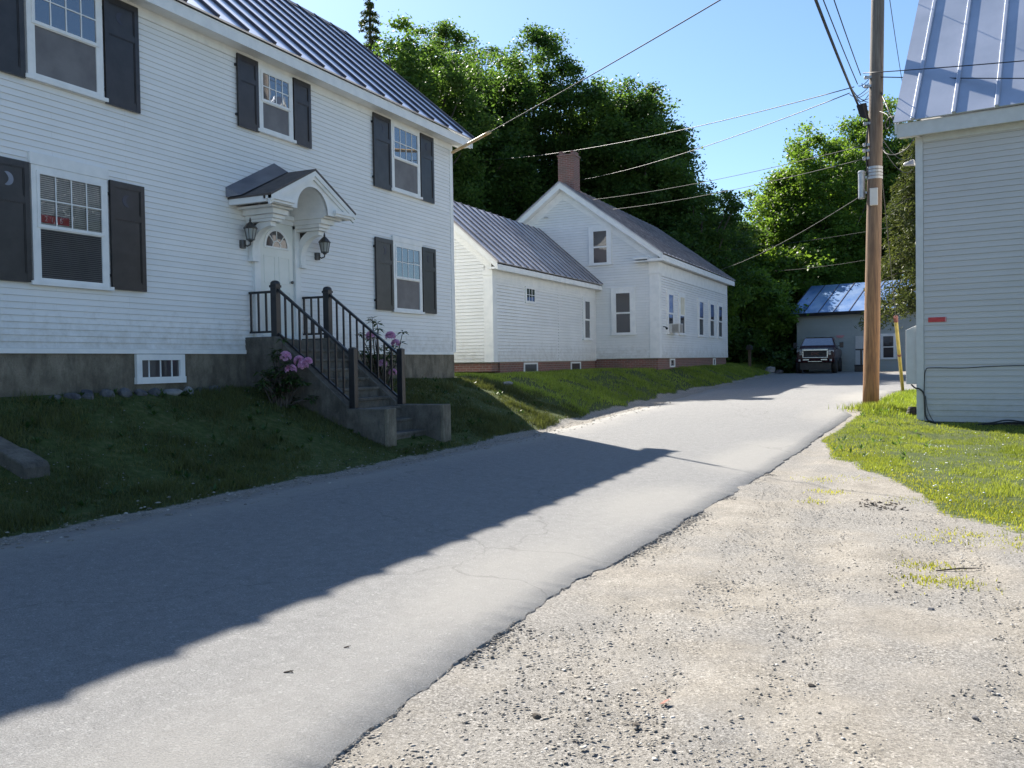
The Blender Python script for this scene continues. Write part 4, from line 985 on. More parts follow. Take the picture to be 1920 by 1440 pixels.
cable('wall_cable', [(-.14, -.05, .86), (-.05, -.10, .78), (.05, -.10, .75), (.13, -.06, .62), (.15, -.05, .25), (.19, -.06, .08), (.30, -.12, .02), (.8, -.14, -.06), (1.4, -.16, -.02), (1.9, -.14, .04), (2.6, -.16, -.02), (4, -.14, -.02)], .018, WIREM, 'thick black cable drooping from the utility box and along the foot of the grey wall', local=GM)
cable('wall_cable', [(.13, -.05, .55), (.135, -.035, .95), (.17, -.035, 1.19), (.3, -.035, 1.23), (.9, -.035, 1.22), (1.5, -.035, 1.25), (2.2, -.035, 1.26), (4, -.035, 1.24)], .009, WIREM, 'thin black cable curving up and along the middle of the grey wall', local=GM)
cable('wall_cable', [(.16, -.05, .6), (.2, -.06, .3), (.28, -.08, .1), (.36, -.12, .0)], .007, WIREM, 'short loop of thin cable beside the thick black one at the grey corner', local=GM)
cable('wall_cable', [(1.15, -.16, -.03), (1.5, -.2, .03), (1.8, -.19, .09), (2.3, -.2, .05), (4, -.2, .03)], .016, WIREM, 'second black cable humped along the foot of the grey wall', local=GM)
hc = thing('hose_coil', 'small dark coil lying in the grass at the grey house corner', 'hose', (-.31, 22.5, G(-.31, 22.5)))
m = MB()
for k in range(5): m.tube([(-.31 + (.12 - .012 * k) * math.cos(a), 22.5 + (.11 - .01 * k) * math.sin(a), G(-.31, 22.5) + .03 + .035 * k) for a in [math.pi * j / 10 for j in range(21)]], .02, 6)
m.build('coil', RUBBER, hc, smooth=True)

# ------------------------------------------------------------------ garage
ga = thing('garage', 'grey green sided garage with a metal roof coloured like reflected sky behind the pickup', 'garage', (-7.1, 55.6, .85), R(-16), local=True)
GL, GDp, GEv = 13.0, 6.0, 3.55
m = MB(kS); clap(m, 0, GEv, .15, lambda z: .1, lambda z: GL); m.build('wall', SIDT, ga, fix=False)
m = MB(); m.box((.02, .02, -.3), (GL, GDp, GEv)); m.prism([(.02, GEv), (GDp - .02, GEv), (GDp / 2, GEv + 1.75)], lambda p, k: (.02 + k * (GL - .02), p[0], p[1])); m.build('wall_core', SIDT, ga)
m = MB(); m.box((-.02, -.02, -.05), (.11, .1, GEv)); m.build('corner_board', SIDT, ga)
pn, se = MB(), MB(); gr = (GDp / 2 + .4)
for s in (1, -1):
    ye = -.4 if s == 1 else GDp + .4
    seam_roof(pn, se, (-.35, ye, GEv - .02), (GL + .3, ye, GEv - .02), (-.35, GDp / 2, GEv + 1.85), (GL + .3, GDp / 2, GEv + 1.85), 15, sh=.03, sw=.04)
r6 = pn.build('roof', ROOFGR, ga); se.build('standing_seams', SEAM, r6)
m = MB(); m.box((-.33, -.36, GEv - .22), (GL + .28, -.32, GEv - .055)); m.box((-.33, -.319, GEv - .14), (GL + .28, .0, GEv - .10)); m.build('fascia', SHUT, ga)
m = MB(); m.box((.35, -.03, 0), (1.9, -.014, 2.0)); m.box((.27, -.045, 2.002), (1.98, -.014, 2.10)); m.build('garage_door', SIDT, ga)
m = MB(); m.box((3.5, -.04, .08), (4.25, -.014, 2.08)); m.build('side_door', GREYBOX, ga)
window(ga, kS, 5.03, 5.68, .75, 2.05, cas=.11, gl=GLASS2)
m = MB(); m.hexa([(2.45, -.05, 2.0), (2.75, -.05, 2.0), (2.75, -.014, 2.0), (2.45, -.014, 2.0), (2.38, -.05, 2.14), (2.88, -.05, 2.14), (2.88, -.014, 2.14), (2.38, -.014, 2.14)]); m.build('red_plaque', PINK, ga)

# ------------------------------------------------------------------ utility pole and what is bolted to it
PB = (-1.26, 23.4, G(-1.26, 23.4)); PT = Vector((-1.03, 23.83, 11.9))
pole = thing('utility_pole', 'tall brown wooden utility pole on the grass tip beside the road', 'utility pole', PB)
pv = Vector(PB)
ZS = lambda z: 1.7 + (z - 1.7) * .955
def pp(z): t = (ZS(z) - pv.z) / (PT.z - pv.z); return pv.lerp(PT, t)
m = MB(); m.tube([pp(PB[2] - .3)] + [pp(z) for z in (1, 2, 3, 4, 5, 6, 7, 8, 9, 10, 11)] + [PT], [.195, .19, .187, .184, .18, .177, .174, .17, .166, .162, .158, .153, .15], 20)
m.build('post', POLEW, pole, smooth=True)
c = pp(6.45); m = MB()
for k in range(4): m = MB(); m.lathe([(.182, 0), (.184, .004), (.184, .06), (.182, .064)], (c.x, c.y, ZS(6.30) + .08 * k), 18); m.build('metal_band', GALV, pole)
m = MB(); m.lathe([(.0, 0), (.075, .004), (.082, .03), (.082, .62), (.09, .63), (.09, .67), (.06, .69), (0, .69)], (c.x - .30, c.y - .06, ZS(5.82)), 16); m.box((c.x - .26, c.y - .05, ZS(5.95)), (c.x - .12, c.y + .0, ZS(6.0))); m.box((c.x - .26, c.y - .05, ZS(6.35)), (c.x - .12, c.y + .0, ZS(6.4))); m.build('splice_canister', GALV, pole)
c = pp(5.8); m = MB(); m.box((c.x - .09, c.y - .27, ZS(5.60)), (c.x + .09, c.y - .165, ZS(6.0))); m.box((c.x - .095, c.y - .275, ZS(5.999)), (c.x + .095, c.y - .165, ZS(6.03))); m.build('meter_box', GREYBOX, pole, bevel=.008)
c = pp(8.1); m = MB(); m.hexa([(c.x - .36, c.y - .22, ZS(7.92)), (c.x - .20, c.y - .26, ZS(7.86)), (c.x - .14, c.y - .12, ZS(7.84)), (c.x - .32, c.y - .08, ZS(7.92)), (c.x - .44, c.y - .30, ZS(8.2)), (c.x - .28, c.y - .36, ZS(8.22)), (c.x - .20, c.y - .16, ZS(8.28)), (c.x - .36, c.y - .12, ZS(8.26))]); m.build('terminal_box', BLACK, pole, bevel=.015)
m = MB()
r_ = random.Random(3)
for k in range(9):      # loose jumper loops
    a = pp(8.9 - .1 * k) + Vector((-.17, -.08, 0)); b = Vector((c.x - .3 - r_.uniform(0, .35), c.y - .25 + r_.uniform(-.1, .1), ZS(8.95) - r_.uniform(0, .62)))
    mid = (a + b) / 2 + Vector((r_.uniform(-.12, .05), r_.uniform(-.1, .1), -r_.uniform(.08, .28)))
    pts = [(1 - t) ** 2 * a + 2 * t * (1 - t) * mid + t * t * b for t in [j / 8 for j in range(9)]]
    m.tube(pts, .009, 5)
m.build('jumper_loops', WIREM, pole)
for k, z0 in enumerate((7.9, 7.75)):
    m = MB(); pts = [pp(z) + Vector((-.185 + .02 * math.sin(z * 5 + k), -.07 - .04 * k, 0)) for z in [6.4 + (z0 - 6.4) * j / 12 for j in range(13)]]; m.tube(pts, .016, 6); m.build('riser_cable', WIREM, pole)
for z in (8.95, 8.72, 7.75, 7.2, 7.05, 6.85):
    q = pp(z); z = ZS(z); m = MB(); m.box((q.x - .24, q.y - .12, z - .03), (q.x - .1, q.y - .06, z + .03)); m.lathe([(.0, -.05), (.035, -.04), (.045, 0), (.035, .04), (0, .05)], (q.x - .24, q.y - .1, z), 8); m.build('insulator', GALV, pole)
def wire(a, b, sag, r, label, mat=WIREM, n=28, name='overhead_wire', t0=0, t1=1, cat='wire', grp='overhead wires'):
    a, b = Vector(a), Vector(b); m = MB()
    m.tube([a.lerp(b, t) - Vector((0, 0, 4 * sag * t * (1 - t))) for t in [t0 + (t1 - t0) * k / n for k in range(n + 1)]], r, 6)
    o = m.build(name, mat, smooth=True); return tag(o, label, cat, grp)
PLX = lambda z, dx=-.2, dy=-.1: tuple(pp(z) + Vector((dx, dy, 0)))
A0, A1 = (-10.72, 19.37, 6.99), (14, 2.5, 9.1)  # wire ends worked out offline from image pixels and guessed depths, then hardcoded
wire(A0, A1, .35, .011, 'wire rising from the yellow sleeve at the shuttered house gable to the top edge', WIREL)
wire(A0, A1, .35, .04, 'pale orange yellow sleeve on the wire by the shuttered house gable', ORG, 6, 'line_sleeve', 0.0, .065, 'wire cover', None)
wire(PLX(8.24, -.4, -.2), (-1.95, -14, 8.4), .76, .028, 'thickest black cable running from the pole terminal box to the top of the photo')
wire(PLX(8.78, -.42, -.2), (-2.35, -14, 9.3), .75, .012, 'middle of the three wires running overhead from the pole')
wire(PLX(9.0, -.35, -.2), (-2.1, -14, 9.5), .72, .012, 'thin wire closest to the pole among the three running overhead')
wire(tuple(PT + Vector((.1, 0, -.2))), (-.2, 62, 14.5), 1.4, .011, 'wire dropping from the top of the photo behind the corner of the pale metal roof')
wire(PLX(9.06, -.3, -.15), (9.5, 17.2, 6.4), .12, .012, 'upper of two wires crossing in front of the pale metal roof')
wire(PLX(8.9, .12, -.12), (9.5, 15.8, 5.0), .12, .012, 'lower of two wires crossing in front of the pale metal roof')
wire(PLX(8.72, -.5, -.2), (-22, 42, 12.6), .4, .012, 'upper of two wires running left from the pole top into the maple crowns')
wire(PLX(8.56, -.6, -.25), (-20, 48, 12.2), .4, .012, 'lower of two wires running left from the pole top into the maple crowns')
wire(PLX(7.2), (-12.35, 34.2, 8.35), .15, .008, 'wire from the pole to the roof ridge of the gabled house, upper one', WIREL)
wire(PLX(6.85), (-11.65, 34.6, 7.95), .15, .008, 'wire from the pole to the roof of the gabled house, lower one', WIREL)
wire(PLX(5.95), (-11.0, 46.5, 6.2), .35, .009, 'wire sloping left and down from the splice canister past the bright maple', WIREL)
wire((-12.5, 50.5, 7.9), (2.5, 42, 7.9), .3, .009, 'long wire in front of the dark trees above the garage roof', WIREL)
wire((-8.0, 53.0, 6.8), (3.0, 44, 7.2), .3, .009, 'short wire just above the garage roof', WIREL)
wire(PLX(7.35, .15, -.02), (-.5, 40, 10.0), .35, .01, 'upper thin wire between the pole and the corner of the grey house', WIREL)
wire(PLX(7.15, .15, -.02), (-.5, 41, 9.6), .35, .01, 'lower thin wire between the pole and the corner of the grey house', WIREL)
cable('service_cable', [PLX(8.5, .12, -.1), (-.85, 22.75, 7.7), (-.70, 22.4, 7.25), (-.50, 22.1, 6.93)], .02, WIREM, 'thick service cable dropping from the pole to the grey house eave', 'cable')
cable('service_cable', [(-.98, 22.85, 7.55), (-.80, 22.5, 7.35), (-.75, 22.4, 7.12), (-.81, 22.45, 7.02), (-.85, 22.5, 7.15), (-.75, 22.4, 7.28), (-.56, 22.2, 7.22)], .012, WIREM, 'cable with a small drip loop near the grey house eave', 'cable')
cable('service_cable', [PLX(7.1, .17, -.02), (-.85, 22.75, 6.52), (-.62, 22.5, 6.42), (-.35, 22.2, 6.5), (-.22, 21.98, 6.72), (-.08, 21.93, 7.0)], .014, WIREL, 'pale sagging cable looping from the pole to the top of the grey corner', 'cable')
gy0, gy1 = PLX(6.35, .17, .02), (-.67, 29.54, G(-.67, 29.54) + .02)
wire(gy0, gy1, .0, .009, 'steel guy wire slanting from the pole to the yellow ground guard', WIREL, 4, 'guy_wire', cat='wire', grp=None)
a, b = Vector(gy0), Vector(gy1); gg = thing('guy_guard', 'slanting yellow plastic guy wire guard in the grass behind the pole', 'guy guard', gy1)
m = MB(); m.tube([a.lerp(b, .615), a.lerp(b, .8), b], .05, 12); m.build('sleeve', YEL, gg, smooth=True)
m = MB(); m.tube([a.lerp(b, .600), a.lerp(b, .622)], .06, 12); m.tube([a.lerp(b, .79), a.lerp(b, .80)], .056, 12); m.build('clamp', RUST, gg)

# ------------------------------------------------------------------ pickup truck in front of the garage
TZ = G(-5.3, 49.0)
tk = thing('pickup_truck', 'dark maroon pickup truck with a chrome framed grille parked facing the road', 'truck', (-5.32, 48.6, TZ), R(1.5), local=True)
def loft(mb, secs):      # rings with equal corner counts, closed at both ends
    n = len(secs[0]); b = mb.add([p for s in secs for p in s])
    for i in range(len(secs) - 1):
        for k in range(n): mb.q.append((b + i * n + k, b + i * n + (k + 1) % n, b + (i + 1) * n + (k + 1) % n, b + (i + 1) * n + k))
    mb.q.append(tuple(b + k for k in range(n))); mb.q.append(tuple(b + (len(secs) - 1) * n + k for k in range(n)))
def ring(y, w0, w1, z0, z1, c=.12):
    return [(-w0, y, z0), (w0, y, z0), (w1, y, z0 + (z1 - z0) * .55), (w1 * .99, y, z1 - c), (w1 - c * 1.2, y, z1), (-w1 + c * 1.2, y, z1), (-w1 * .99, y, z1 - c), (-w1, y, z0 + (z1 - z0) * .55)]
m = MB(); loft(m, [ring(.05, .86, .92, .62, 1.22), ring(.25, .9, .98, .6, 1.30), ring(1.55, .92, 1.0, .6, 1.40), ring(1.75, .92, 1.0, .55, 1.38), ring(3.9, .92, 1.0, .55, 1.36), ring(5.9, .92, 1.0, .6, 1.36), ring(6.0, .9, .97, .65, 1.34)])
m.build('body', TRUCKP, tk, bevel=.03)
m = MB(); loft(m, [[(-.84, 1.5, 1.38), (.84, 1.5, 1.38), (.84, 1.52, 1.40), (-.84, 1.52, 1.40)], [(-.66, 2.25, 1.38), (.66, 2.25, 1.38), (.70, 2.25, 1.93), (-.70, 2.25, 1.93)][:4], [(-.7, 2.5, 1.38), (.7, 2.5, 1.38), (.70, 2.5, 1.95), (-.70, 2.5, 1.95)], [(-.86, 3.8, 1.36), (.86, 3.8, 1.36), (.70, 3.7, 1.94), (-.70, 3.7, 1.94)]])
m = MB(); loft(m, [[(-.93, 1.5, 1.34), (.93, 1.5, 1.34), (.93, 3.85, 1.34), (-.93, 3.85, 1.34)], [(-.90, 1.62, 1.46), (.90, 1.62, 1.46), (.90, 3.83, 1.46), (-.90, 3.83, 1.46)], [(-.72, 2.28, 1.92), (.72, 2.28, 1.92), (.72, 3.68, 1.94), (-.72, 3.68, 1.94)], [(-.66, 2.4, 1.965), (.66, 2.4, 1.965), (.66, 3.6, 1.98), (-.66, 3.6, 1.98)]])
m.build('cab', TRUCKP, tk, bevel=.025)
m = MB(); m.face((-.82, 1.65, 1.50), (.82, 1.65, 1.50), (.69, 2.22, 1.895), (-.69, 2.22, 1.895)); ws = m.build('windshield', GLASS, tk, fix=False)
for s in (-1, 1):
    m = MB(); m.face((s * .912, 1.95, 1.48), (s * .912, 3.7, 1.48), (s * .748, 3.6, 1.90), (s * .748, 2.38, 1.90)); m.build('side_window', GLASS2, tk, fix=False)
m = MB(); m.box((-.60, -.0, .86), (.60, .06, 1.24)); gr_ = m.build('grille', RUBBER, tk)
m = MB()
for a, b in (((-.64, .82), (.64, .87)), ((-.64, 1.20), (.64, 1.29)), ((-.64, .871), (-.58, 1.199)), ((.58, .871), (.64, 1.199))): m.box((a[0], -.04, a[1]), (b[0], .05, b[1]))
m.build('grille_frame', CHROME, gr_, bevel=.012)
m = MB()
for k in range(1, 4): m.box((-.57, -.012, .87 + .083 * k - .006), (.57, -.002, .87 + .083 * k + .006))
m.build('grille_bars', BRONZE, gr_)
text_mesh('grille_letters', 'GMC', .19, RUST, Matrix(((1, 0, 0, 0), (0, 0, -1, -.022), (0, 1, 0, 1.04), (0, 0, 0, 1))), gr_, .006)
for s in (-1, 1):
    m = MB(); m.hexa([(s * .66, .01, .98), (s * .92, .09, .98), (s * .92, .2, .98), (s * .66, .2, .98), (s * .66, .01, 1.23), (s * .93, .10, 1.23), (s * .93, .2, 1.23), (s * .66, .2, 1.23)]); hl = m.build('headlight', LAMPG, tk, bevel=.015)
    m = MB(); m.box((s * .78 - .10, .0, 1.08), (s * .78 + .1, .045, 1.10)); m.build('lamp_divider', BLACK, hl)
    m = MB(); m.lathe([(0, -.05), (.06, -.05), (.06, .05), (0, .05)], (s * .78, -.10, .70), 12); fo = m.build('fog_lamp', LAMPG, tk)
    m = MB(); m.box((s * 1.0 - .0, 1.98, 1.44), (s * 1.12, 2.02, 1.48)); m.hexa([(s * 1.10, 1.93, 1.36), (s * 1.30, 1.95, 1.36), (s * 1.30, 2.05, 1.36), (s * 1.10, 2.05, 1.36), (s * 1.10, 1.93, 1.66), (s * 1.30, 1.95, 1.66), (s * 1.30, 2.05, 1.66), (s * 1.10, 2.05, 1.66)]); m.build('door_mirror', BLACK, tk, bevel=.03)
m = MB(); m.hexa([(-.96, .02, .58), (.96, .02, .58), (.96, .3, .58), (-.96, .3, .58), (-.98, -.06, .80), (.98, -.06, .80), (.98, .3, .80), (-.98, .3, .80)]); bp = m.build('bumper', TRUCKP, tk, bevel=.03)
m = MB(); m.box((-.60, -.085, .70), (-.30, -.05, .76)); m.box((.30, -.085, .70), (.60, -.05, .76)); m.box((-.34, -.075, .62), (.34, -.05, .65)); m.build('bumper_trim', CHROME, bp)
m = MB(); m.box((-.78, .2, .20), (.78, .6, .58)); m.build('axle_guard_shade', BLACK, tk)  # black guard drawn down to stand in for the shade under the truck
m = MB(); m.face((-.80, 4.0, 1.365), (.80, 4.0, 1.365), (.80, 5.85, 1.365), (-.80, 5.85, 1.365)); m.build('bed', RUBBER, tk, fix=False)
for x_ in (-1, 1):
    for y_ in (1.0, 4.75):
        m = MB(lambda u, o, z: (o, u, z)); n = 20; prof = [(.24, -.14), (.36, -.15), (.41, -.11), (.41, .11), (.36, .15), (.24, .14)]
        bq = len(m.v)
        for rr, w in prof:
            for k in range(n): a = 2 * math.pi * k / n; m.v.append((x_ * .90 + w, y_ + rr * math.cos(a), .41 + rr * math.sin(a)))
        for i in range(6):
            for k in range(n): j = (i + 1) % 6; m.q.append((bq + i * n + k, bq + i * n + (k + 1) % n, bq + j * n + (k + 1) % n, bq + j * n + k))
        wh = m.build('wheel', RUBBER, tk, smooth=True)
        m = MB(); bq = 0
        for rr, w in ((.24, .12), (.2, .09), (.06, .1)):
            for k in range(n): a = 2 * math.pi * k / n; m.v.append((x_ * (.90 + w), y_ + rr * math.cos(a), .41 + rr * math.sin(a)))
        for i in range(2):
            for k in range(n): m.q.append((i * n + k, i * n + (k + 1) % n, (i + 1) * n + (k + 1) % n, (i + 1) * n + k))
        m.q.append(tuple(2 * n + k for k in range(n))); m.build('rim', BRONZE, wh)

# ------------------------------------------------------------------ small things about the place
bx_ = thing('crate', 'low dark crate on the ground by the garage wall right of the truck', 'crate', (-3.3, 52.6, G(-3.3, 52.6)))
z = G(-3.3, 52.6); m = MB(); m.box((-3.65, 52.4, z), (-2.95, 52.9, z + .34)); m.box((-3.68, 52.37, z + .341), (-2.92, 52.93, z + .39)); m.build('box', BLACK, bx_, bevel=.02)
tp = thing('yard_post', 'thin dark post with a crossbar by the garage wall right of the truck', 'post', (-3.35, 53.3, z))
m = MB(); m.tube([(-3.35, 53.3, z - .1), (-3.35, 53.3, z + 1.2)], .05, 8); m.box((-3.65, 53.25, z + 1.2), (-3.05, 53.35, z + 1.28)); m.build('post', BLACK, tp)
mx, my = -8.75, 48.9; z = G(mx, my)
mb_ = thing('mailbox', 'dark mailbox on a post in shade beyond the gabled white house', 'mailbox', (mx, my, z))
m = MB(); m.box((mx - .07, my - .07, z - .1), (mx + .07, my + .07, z + .95)); m.build('post', TWIGM, mb_)
m = MB(); m.prism([(-.13, 0), (.13, 0), (.13, .16), (.09, .24), (0, .27), (-.09, .24), (-.13, .16)], lambda p, k: (mx + p[0], my - .3 + .55 * k, z + .951 + p[1])); m.build('box', RUBBER, mb_)
rock('stone', (-7.6, 48.6, G(-7.6, 48.6) + .12), .32, PALES, 'pale lumpy stone at the edge of the drive left of the truck', 'stone', None, 77, (1.3, .8, .6))
rock('stone', (-7.2, 48.9, G(-7.2, 48.9) + .1), .26, STONE, 'darker stone just right of the pale one by the truck', 'stone', None, 78, (1.2, .8, .6))
rock('stone', (-9.75, 20.2, G(-9.75, 20.2) + .03), .17, PALES, 'flat pale stone in the grass at the far corner of the shuttered house', 'stone', None, 79, (1.5, .8, .4))
for k, (x_, y_, s_, mt, lb) in enumerate([(-1.71, 3.83, .03, SOIL, 'dark clod on the gravel nearest the road edge'), (-1.23, 3.89, .024, SOIL, 'dark clod on the gravel just below the red leaf'), (.02, 6.53, .034, STONE, 'dark stone alone on the pale gravel toward the right'),
        (.29, 5.01, .024, STONE, 'small dark stone near the right frame edge, upper of two'), (.2, 4.61, .02, STONE, 'small dark stone near the right frame edge, lower of two'), (-.55, 4.75, .02, SOIL, 'small clod in the middle of the gravel'), (-.42, 5.9, .02, SOIL, 'little dark clod on the gravel below the lone stone')]):
    rock('clod' if mt is SOIL else 'stone', (x_, y_, G(x_, y_) - .01), s_, mt, lb, 'clod' if mt is SOIL else 'stone', None, 90 + k, (1.2, .8, .7))
m = MB(); z = G(-1.17, 4.18); m.face((-1.20, 4.17, z), (-1.17, 4.15, z + .014), (-1.13, 4.18, z + .006)); m.face((-1.20, 4.17, z), (-1.17, 4.15, z + .014), (-1.15, 4.21, z + .022), (-1.18, 4.205, z + .01))
tag(m.build('fallen_leaf', LEAFD, fix=False), 'dry reddish leaf lying on the gravel', 'leaf')
def twig(p, q, r, label):
    a, b = Vector((*p, float(zroad(*p)) + r + .027 if p[0] < -2.4 else G(*p) + r - .012)), Vector((*q, float(zroad(*q)) + r + .027 if q[0] < -2.4 else G(*q) + r - .012))
    md = a.lerp(b, .5) + Vector((.01, .012, .006)); m = MB(); m.tube([a, md, b], [r, r * 1.1, r * .6], 6); m.tube([md, md + Vector((.01, .007, .003))], r * .5, 5); tag(m.build('twig', TWIGM), label, 'twig')
twig((-3.10, 3.65), (-3.06, 3.675), .0045, 'short brown twig on the sunlit asphalt, nearer the front'); twig((-3.055, 4.12), (-3.03, 4.13), .0035, 'tiny twig on the sunlit asphalt, farther from the front')
twig((.06, 7.72), (.38, 7.9), .006, 'thin twig on the gravel beside the right grass tuft')
mu = thing('bark_litter', 'dark patch of bark litter on the gravel before the lawn', 'bark litter', (-.49, 10.8, G(-.49, 10.8)))
m = MB(); r_ = random.Random(8)
for k in range(60):
    x_, y_ = r_.gauss(-.49, .14), r_.gauss(10.75, .22); z = G(x_, y_) - .012; a = r_.uniform(0, 6.3); l = r_.uniform(.02, .06)
    m.tube([(x_, y_, z), (x_ + l * math.cos(a), y_ + l * math.sin(a), z + .012)], .007, 4)
m.build('chips', SOIL, mu)

# ------------------------------------------------------------------ leaves
def leaf_quads(C, size, up=.5, asp=.62, fold=.0):
    n = len(C); nr = nrng.normal(0, 1, (n, 3)); nr[:, 2] = np.abs(nr[:, 2]) + up; nr /= np.linalg.norm(nr, axis=1)[:, None]
    t = nrng.normal(0, 1, (n, 3)); t -= nr * (t * nr).sum(1)[:, None]; t /= np.linalg.norm(t, axis=1)[:, None]; b = np.cross(nr, t)
    s = (size * nrng.uniform(.6, 1.3, n))[:, None]
    P = np.stack([C - t * s, C + b * s * asp - t * s * .1, C + t * s, C - b * s * asp + t * s * .1], 1)
    return P.reshape(-1, 3), np.arange(n * 4).reshape(-1, 4)
def crown_pts(seed, Rx, Rz, n_cl, per, rc, flat=.6, low=.0):
    """leaf spray centres: clumps on an uneven ellipsoid, fuller outside, with holes"""
    g = np.random.default_rng(seed); C = []; T = []; cc = []
    while len(cc) < n_cl:
        d = g.normal(0, 1, 3); d /= np.linalg.norm(d); u = g.uniform(.12, 1) ** .42
        lob = .86 + .16 * math.sin(3 * math.atan2(d[1], d[0]) + seed) * (1 - abs(d[2])) + .12 * math.sin(5 * d[2] + 4 * d[0] + seed * 2) + g.uniform(-.07, .07)
        p = d * u * lob * np.array([Rx, Rx, Rz])
        if p[2] < -Rz * (.85 - low): continue
        if p[2] < 0: p[:2] *= 1 - .25 * (p[2] / Rz) ** 2
        cc.append(p)
    for p in cc:
        k = int(per * g.uniform(.6, 1.4)); r = rc * g.uniform(.65, 1.35)
        q = g.normal(0, 1, (k, 3)) * r * .47
        q[:, 2] = q[:, 2] * flat - .12 * (q[:, 0] ** 2 + q[:, 1] ** 2) / max(r, .1)
        C.append(p + q); T.append(np.clip(g.uniform(.0, .5) ** 1.2 + g.uniform(0, .5, k) ** 1.5, 0, 1))
    return np.array(cc), np.concatenate(C), np.concatenate(T)
def make_tree(name, label, cat, loc, Rx, Rz, ch, seed, n_cl=150, per=170, rc=1.0, ls=.17, mat=LEAF, group='broadleaf trees behind the houses', trunk=.26):
    """ch: height of the crown's centre above the foot"""
    t = thing(name, label, cat, loc, group=group, local=True)
    cc, C, T = crown_pts(seed, Rx, Rz, n_cl, per, rc)
    C = C + np.array([0, 0, ch]); P, F = leaf_quads(C, ls)
    g = random.Random(seed)
    m = MB(); m.tube([(0, 0, -.4), (.05, 0, ch * .3), (.1, .05, ch * .65), (0, 0, ch + Rz * .35)], [trunk * 1.3, trunk, trunk * .75, trunk * .25], 10)
    for p in cc[:: max(1, len(cc) // 40)]:
        h = ch * g.uniform(.45, .95); a = Vector((.06, .03, h)); b = Vector(p) + Vector((0, 0, ch)); md = a.lerp(b, .5) + Vector((0, 0, -.08 * (b - a).length + .1))
        m.tube([a, md, b], [trunk * .32, trunk * .2, .03], 6)
    m.build('trunk', BARK, t, smooth=True)
    np_mesh('crown', P, F, mat, t, tone=np.repeat(T, 4)); return t
def dup(root, loc, rz, sc, label):
    r_ = root.copy(); COL.objects.link(r_); r_.location = loc; r_.rotation_euler = (0, 0, rz); r_.scale = sc; r_['label'] = label
    for ch_ in list(root.children):
        c_ = ch_.copy(); COL.objects.link(c_); c_.parent = r_
    return r_
def at(x, y, dz=0): return (x, y, G(x, y) + dz)
MG = 'broadleaf trees behind the houses'
t1 = make_tree('maple_tree', 'tall rounded maple rising right behind the shuttered house roof', 'tree', at(-24.0, 39.0), 4.4, 7.0, 9.6, 1, 470, 260, .74, .10)
t2 = make_tree('maple_tree', 'tallest open maple with sky showing through, behind the brick chimney', 'tree', at(-22.8, 52.0), 4.6, 8.8, 13.4, 2, 275, 260, .76, .105)
t3 = make_tree('maple_tree', 'broad maple spreading above the gabled house roof', 'tree', at(-17.2, 53.5), 5.4, 7.8, 11.6, 3, 480, 250, .85, .11)
t4 = make_tree('maple_tree', 'airy dark maple at the right end of the row, its branches over the sky gap', 'tree', at(-12.6, 52.0), 4.4, 4.6, 6.3, 4, 230, 150, .75, .105)
t5 = make_tree('maple_tree', 'sunny full maple left of the utility pole and above the garage', 'tree', at(-6.9, 66.0), 4.9, 7.9, 9.6, 5, 470, 240, .85, .11, mat=LEAFB)
dup(t3, at(-25.5, 47.5), 2.1, (1.0, 1.0, .95), 'dark maple filling the gap between the first and tallest maples')
dup(t1, at(-19.0, 60.0), 1.2, (1.25, 1.25, .95), 'dark tree behind the tallest maple, lower in the row')
dup(t2, at(-15.0, 61.0), 4.0, (1.1, 1.1, .52), 'shaded tree behind the broad maple')
dup(t3, at(-27.6, 45.0), 0.4, (.7, .7, .86), 'paler leafy tree at the left end beside the roof slope')
dup(t5, at(-3.2, 70.5), 2.6, (.85, .85, 1.12), 'dark topped tree right behind the utility pole')
dup(t1, at(-9.8, 73.0), 3.3, (1.3, 1.3, .48), 'dark tree in the hollow between the two rows of maples')
dup(t3, at(-1.0, 77.0), 5.1, (1.3, 1.3, .8), 'dark tree behind the garage roof')
dup(t2, at(-32.5, 57.0), 1.0, (1.1, 1.1, 1.0), 'distant maple behind the first one')
dup(t1, at(-16.0, 70.0), .7, (1.3, 1.3, .56), 'far dark tree filling between the trunks')
dup(t2, at(6.5, 72.0), .3, (1.2, 1.2, .75), 'tree behind the tall grey house')
dup(t3, at(-17.8, 46.5), 3.9, (.65, .65, .5), 'lower dark tree close behind the wing of the gabled house')
t9 = make_tree('young_maple', 'low bright green young maple beside the gabled house end', 'tree', at(-9.9, 55.5), 3.0, 3.0, 3.4, 9, 150, 150, .6, .12, LEAFB, 'young trees beyond the drive', .1)
dup(t9, at(-11.6, 51.0), 2.0, (.8, .8, 1.15), 'slim young maple touching the far eave of the gabled house')
dup(t9, at(-8.8, 61.0), 4.2, (1.2, 1.2, 1.2), 'young maple on the lit grassy slope left of the garage')
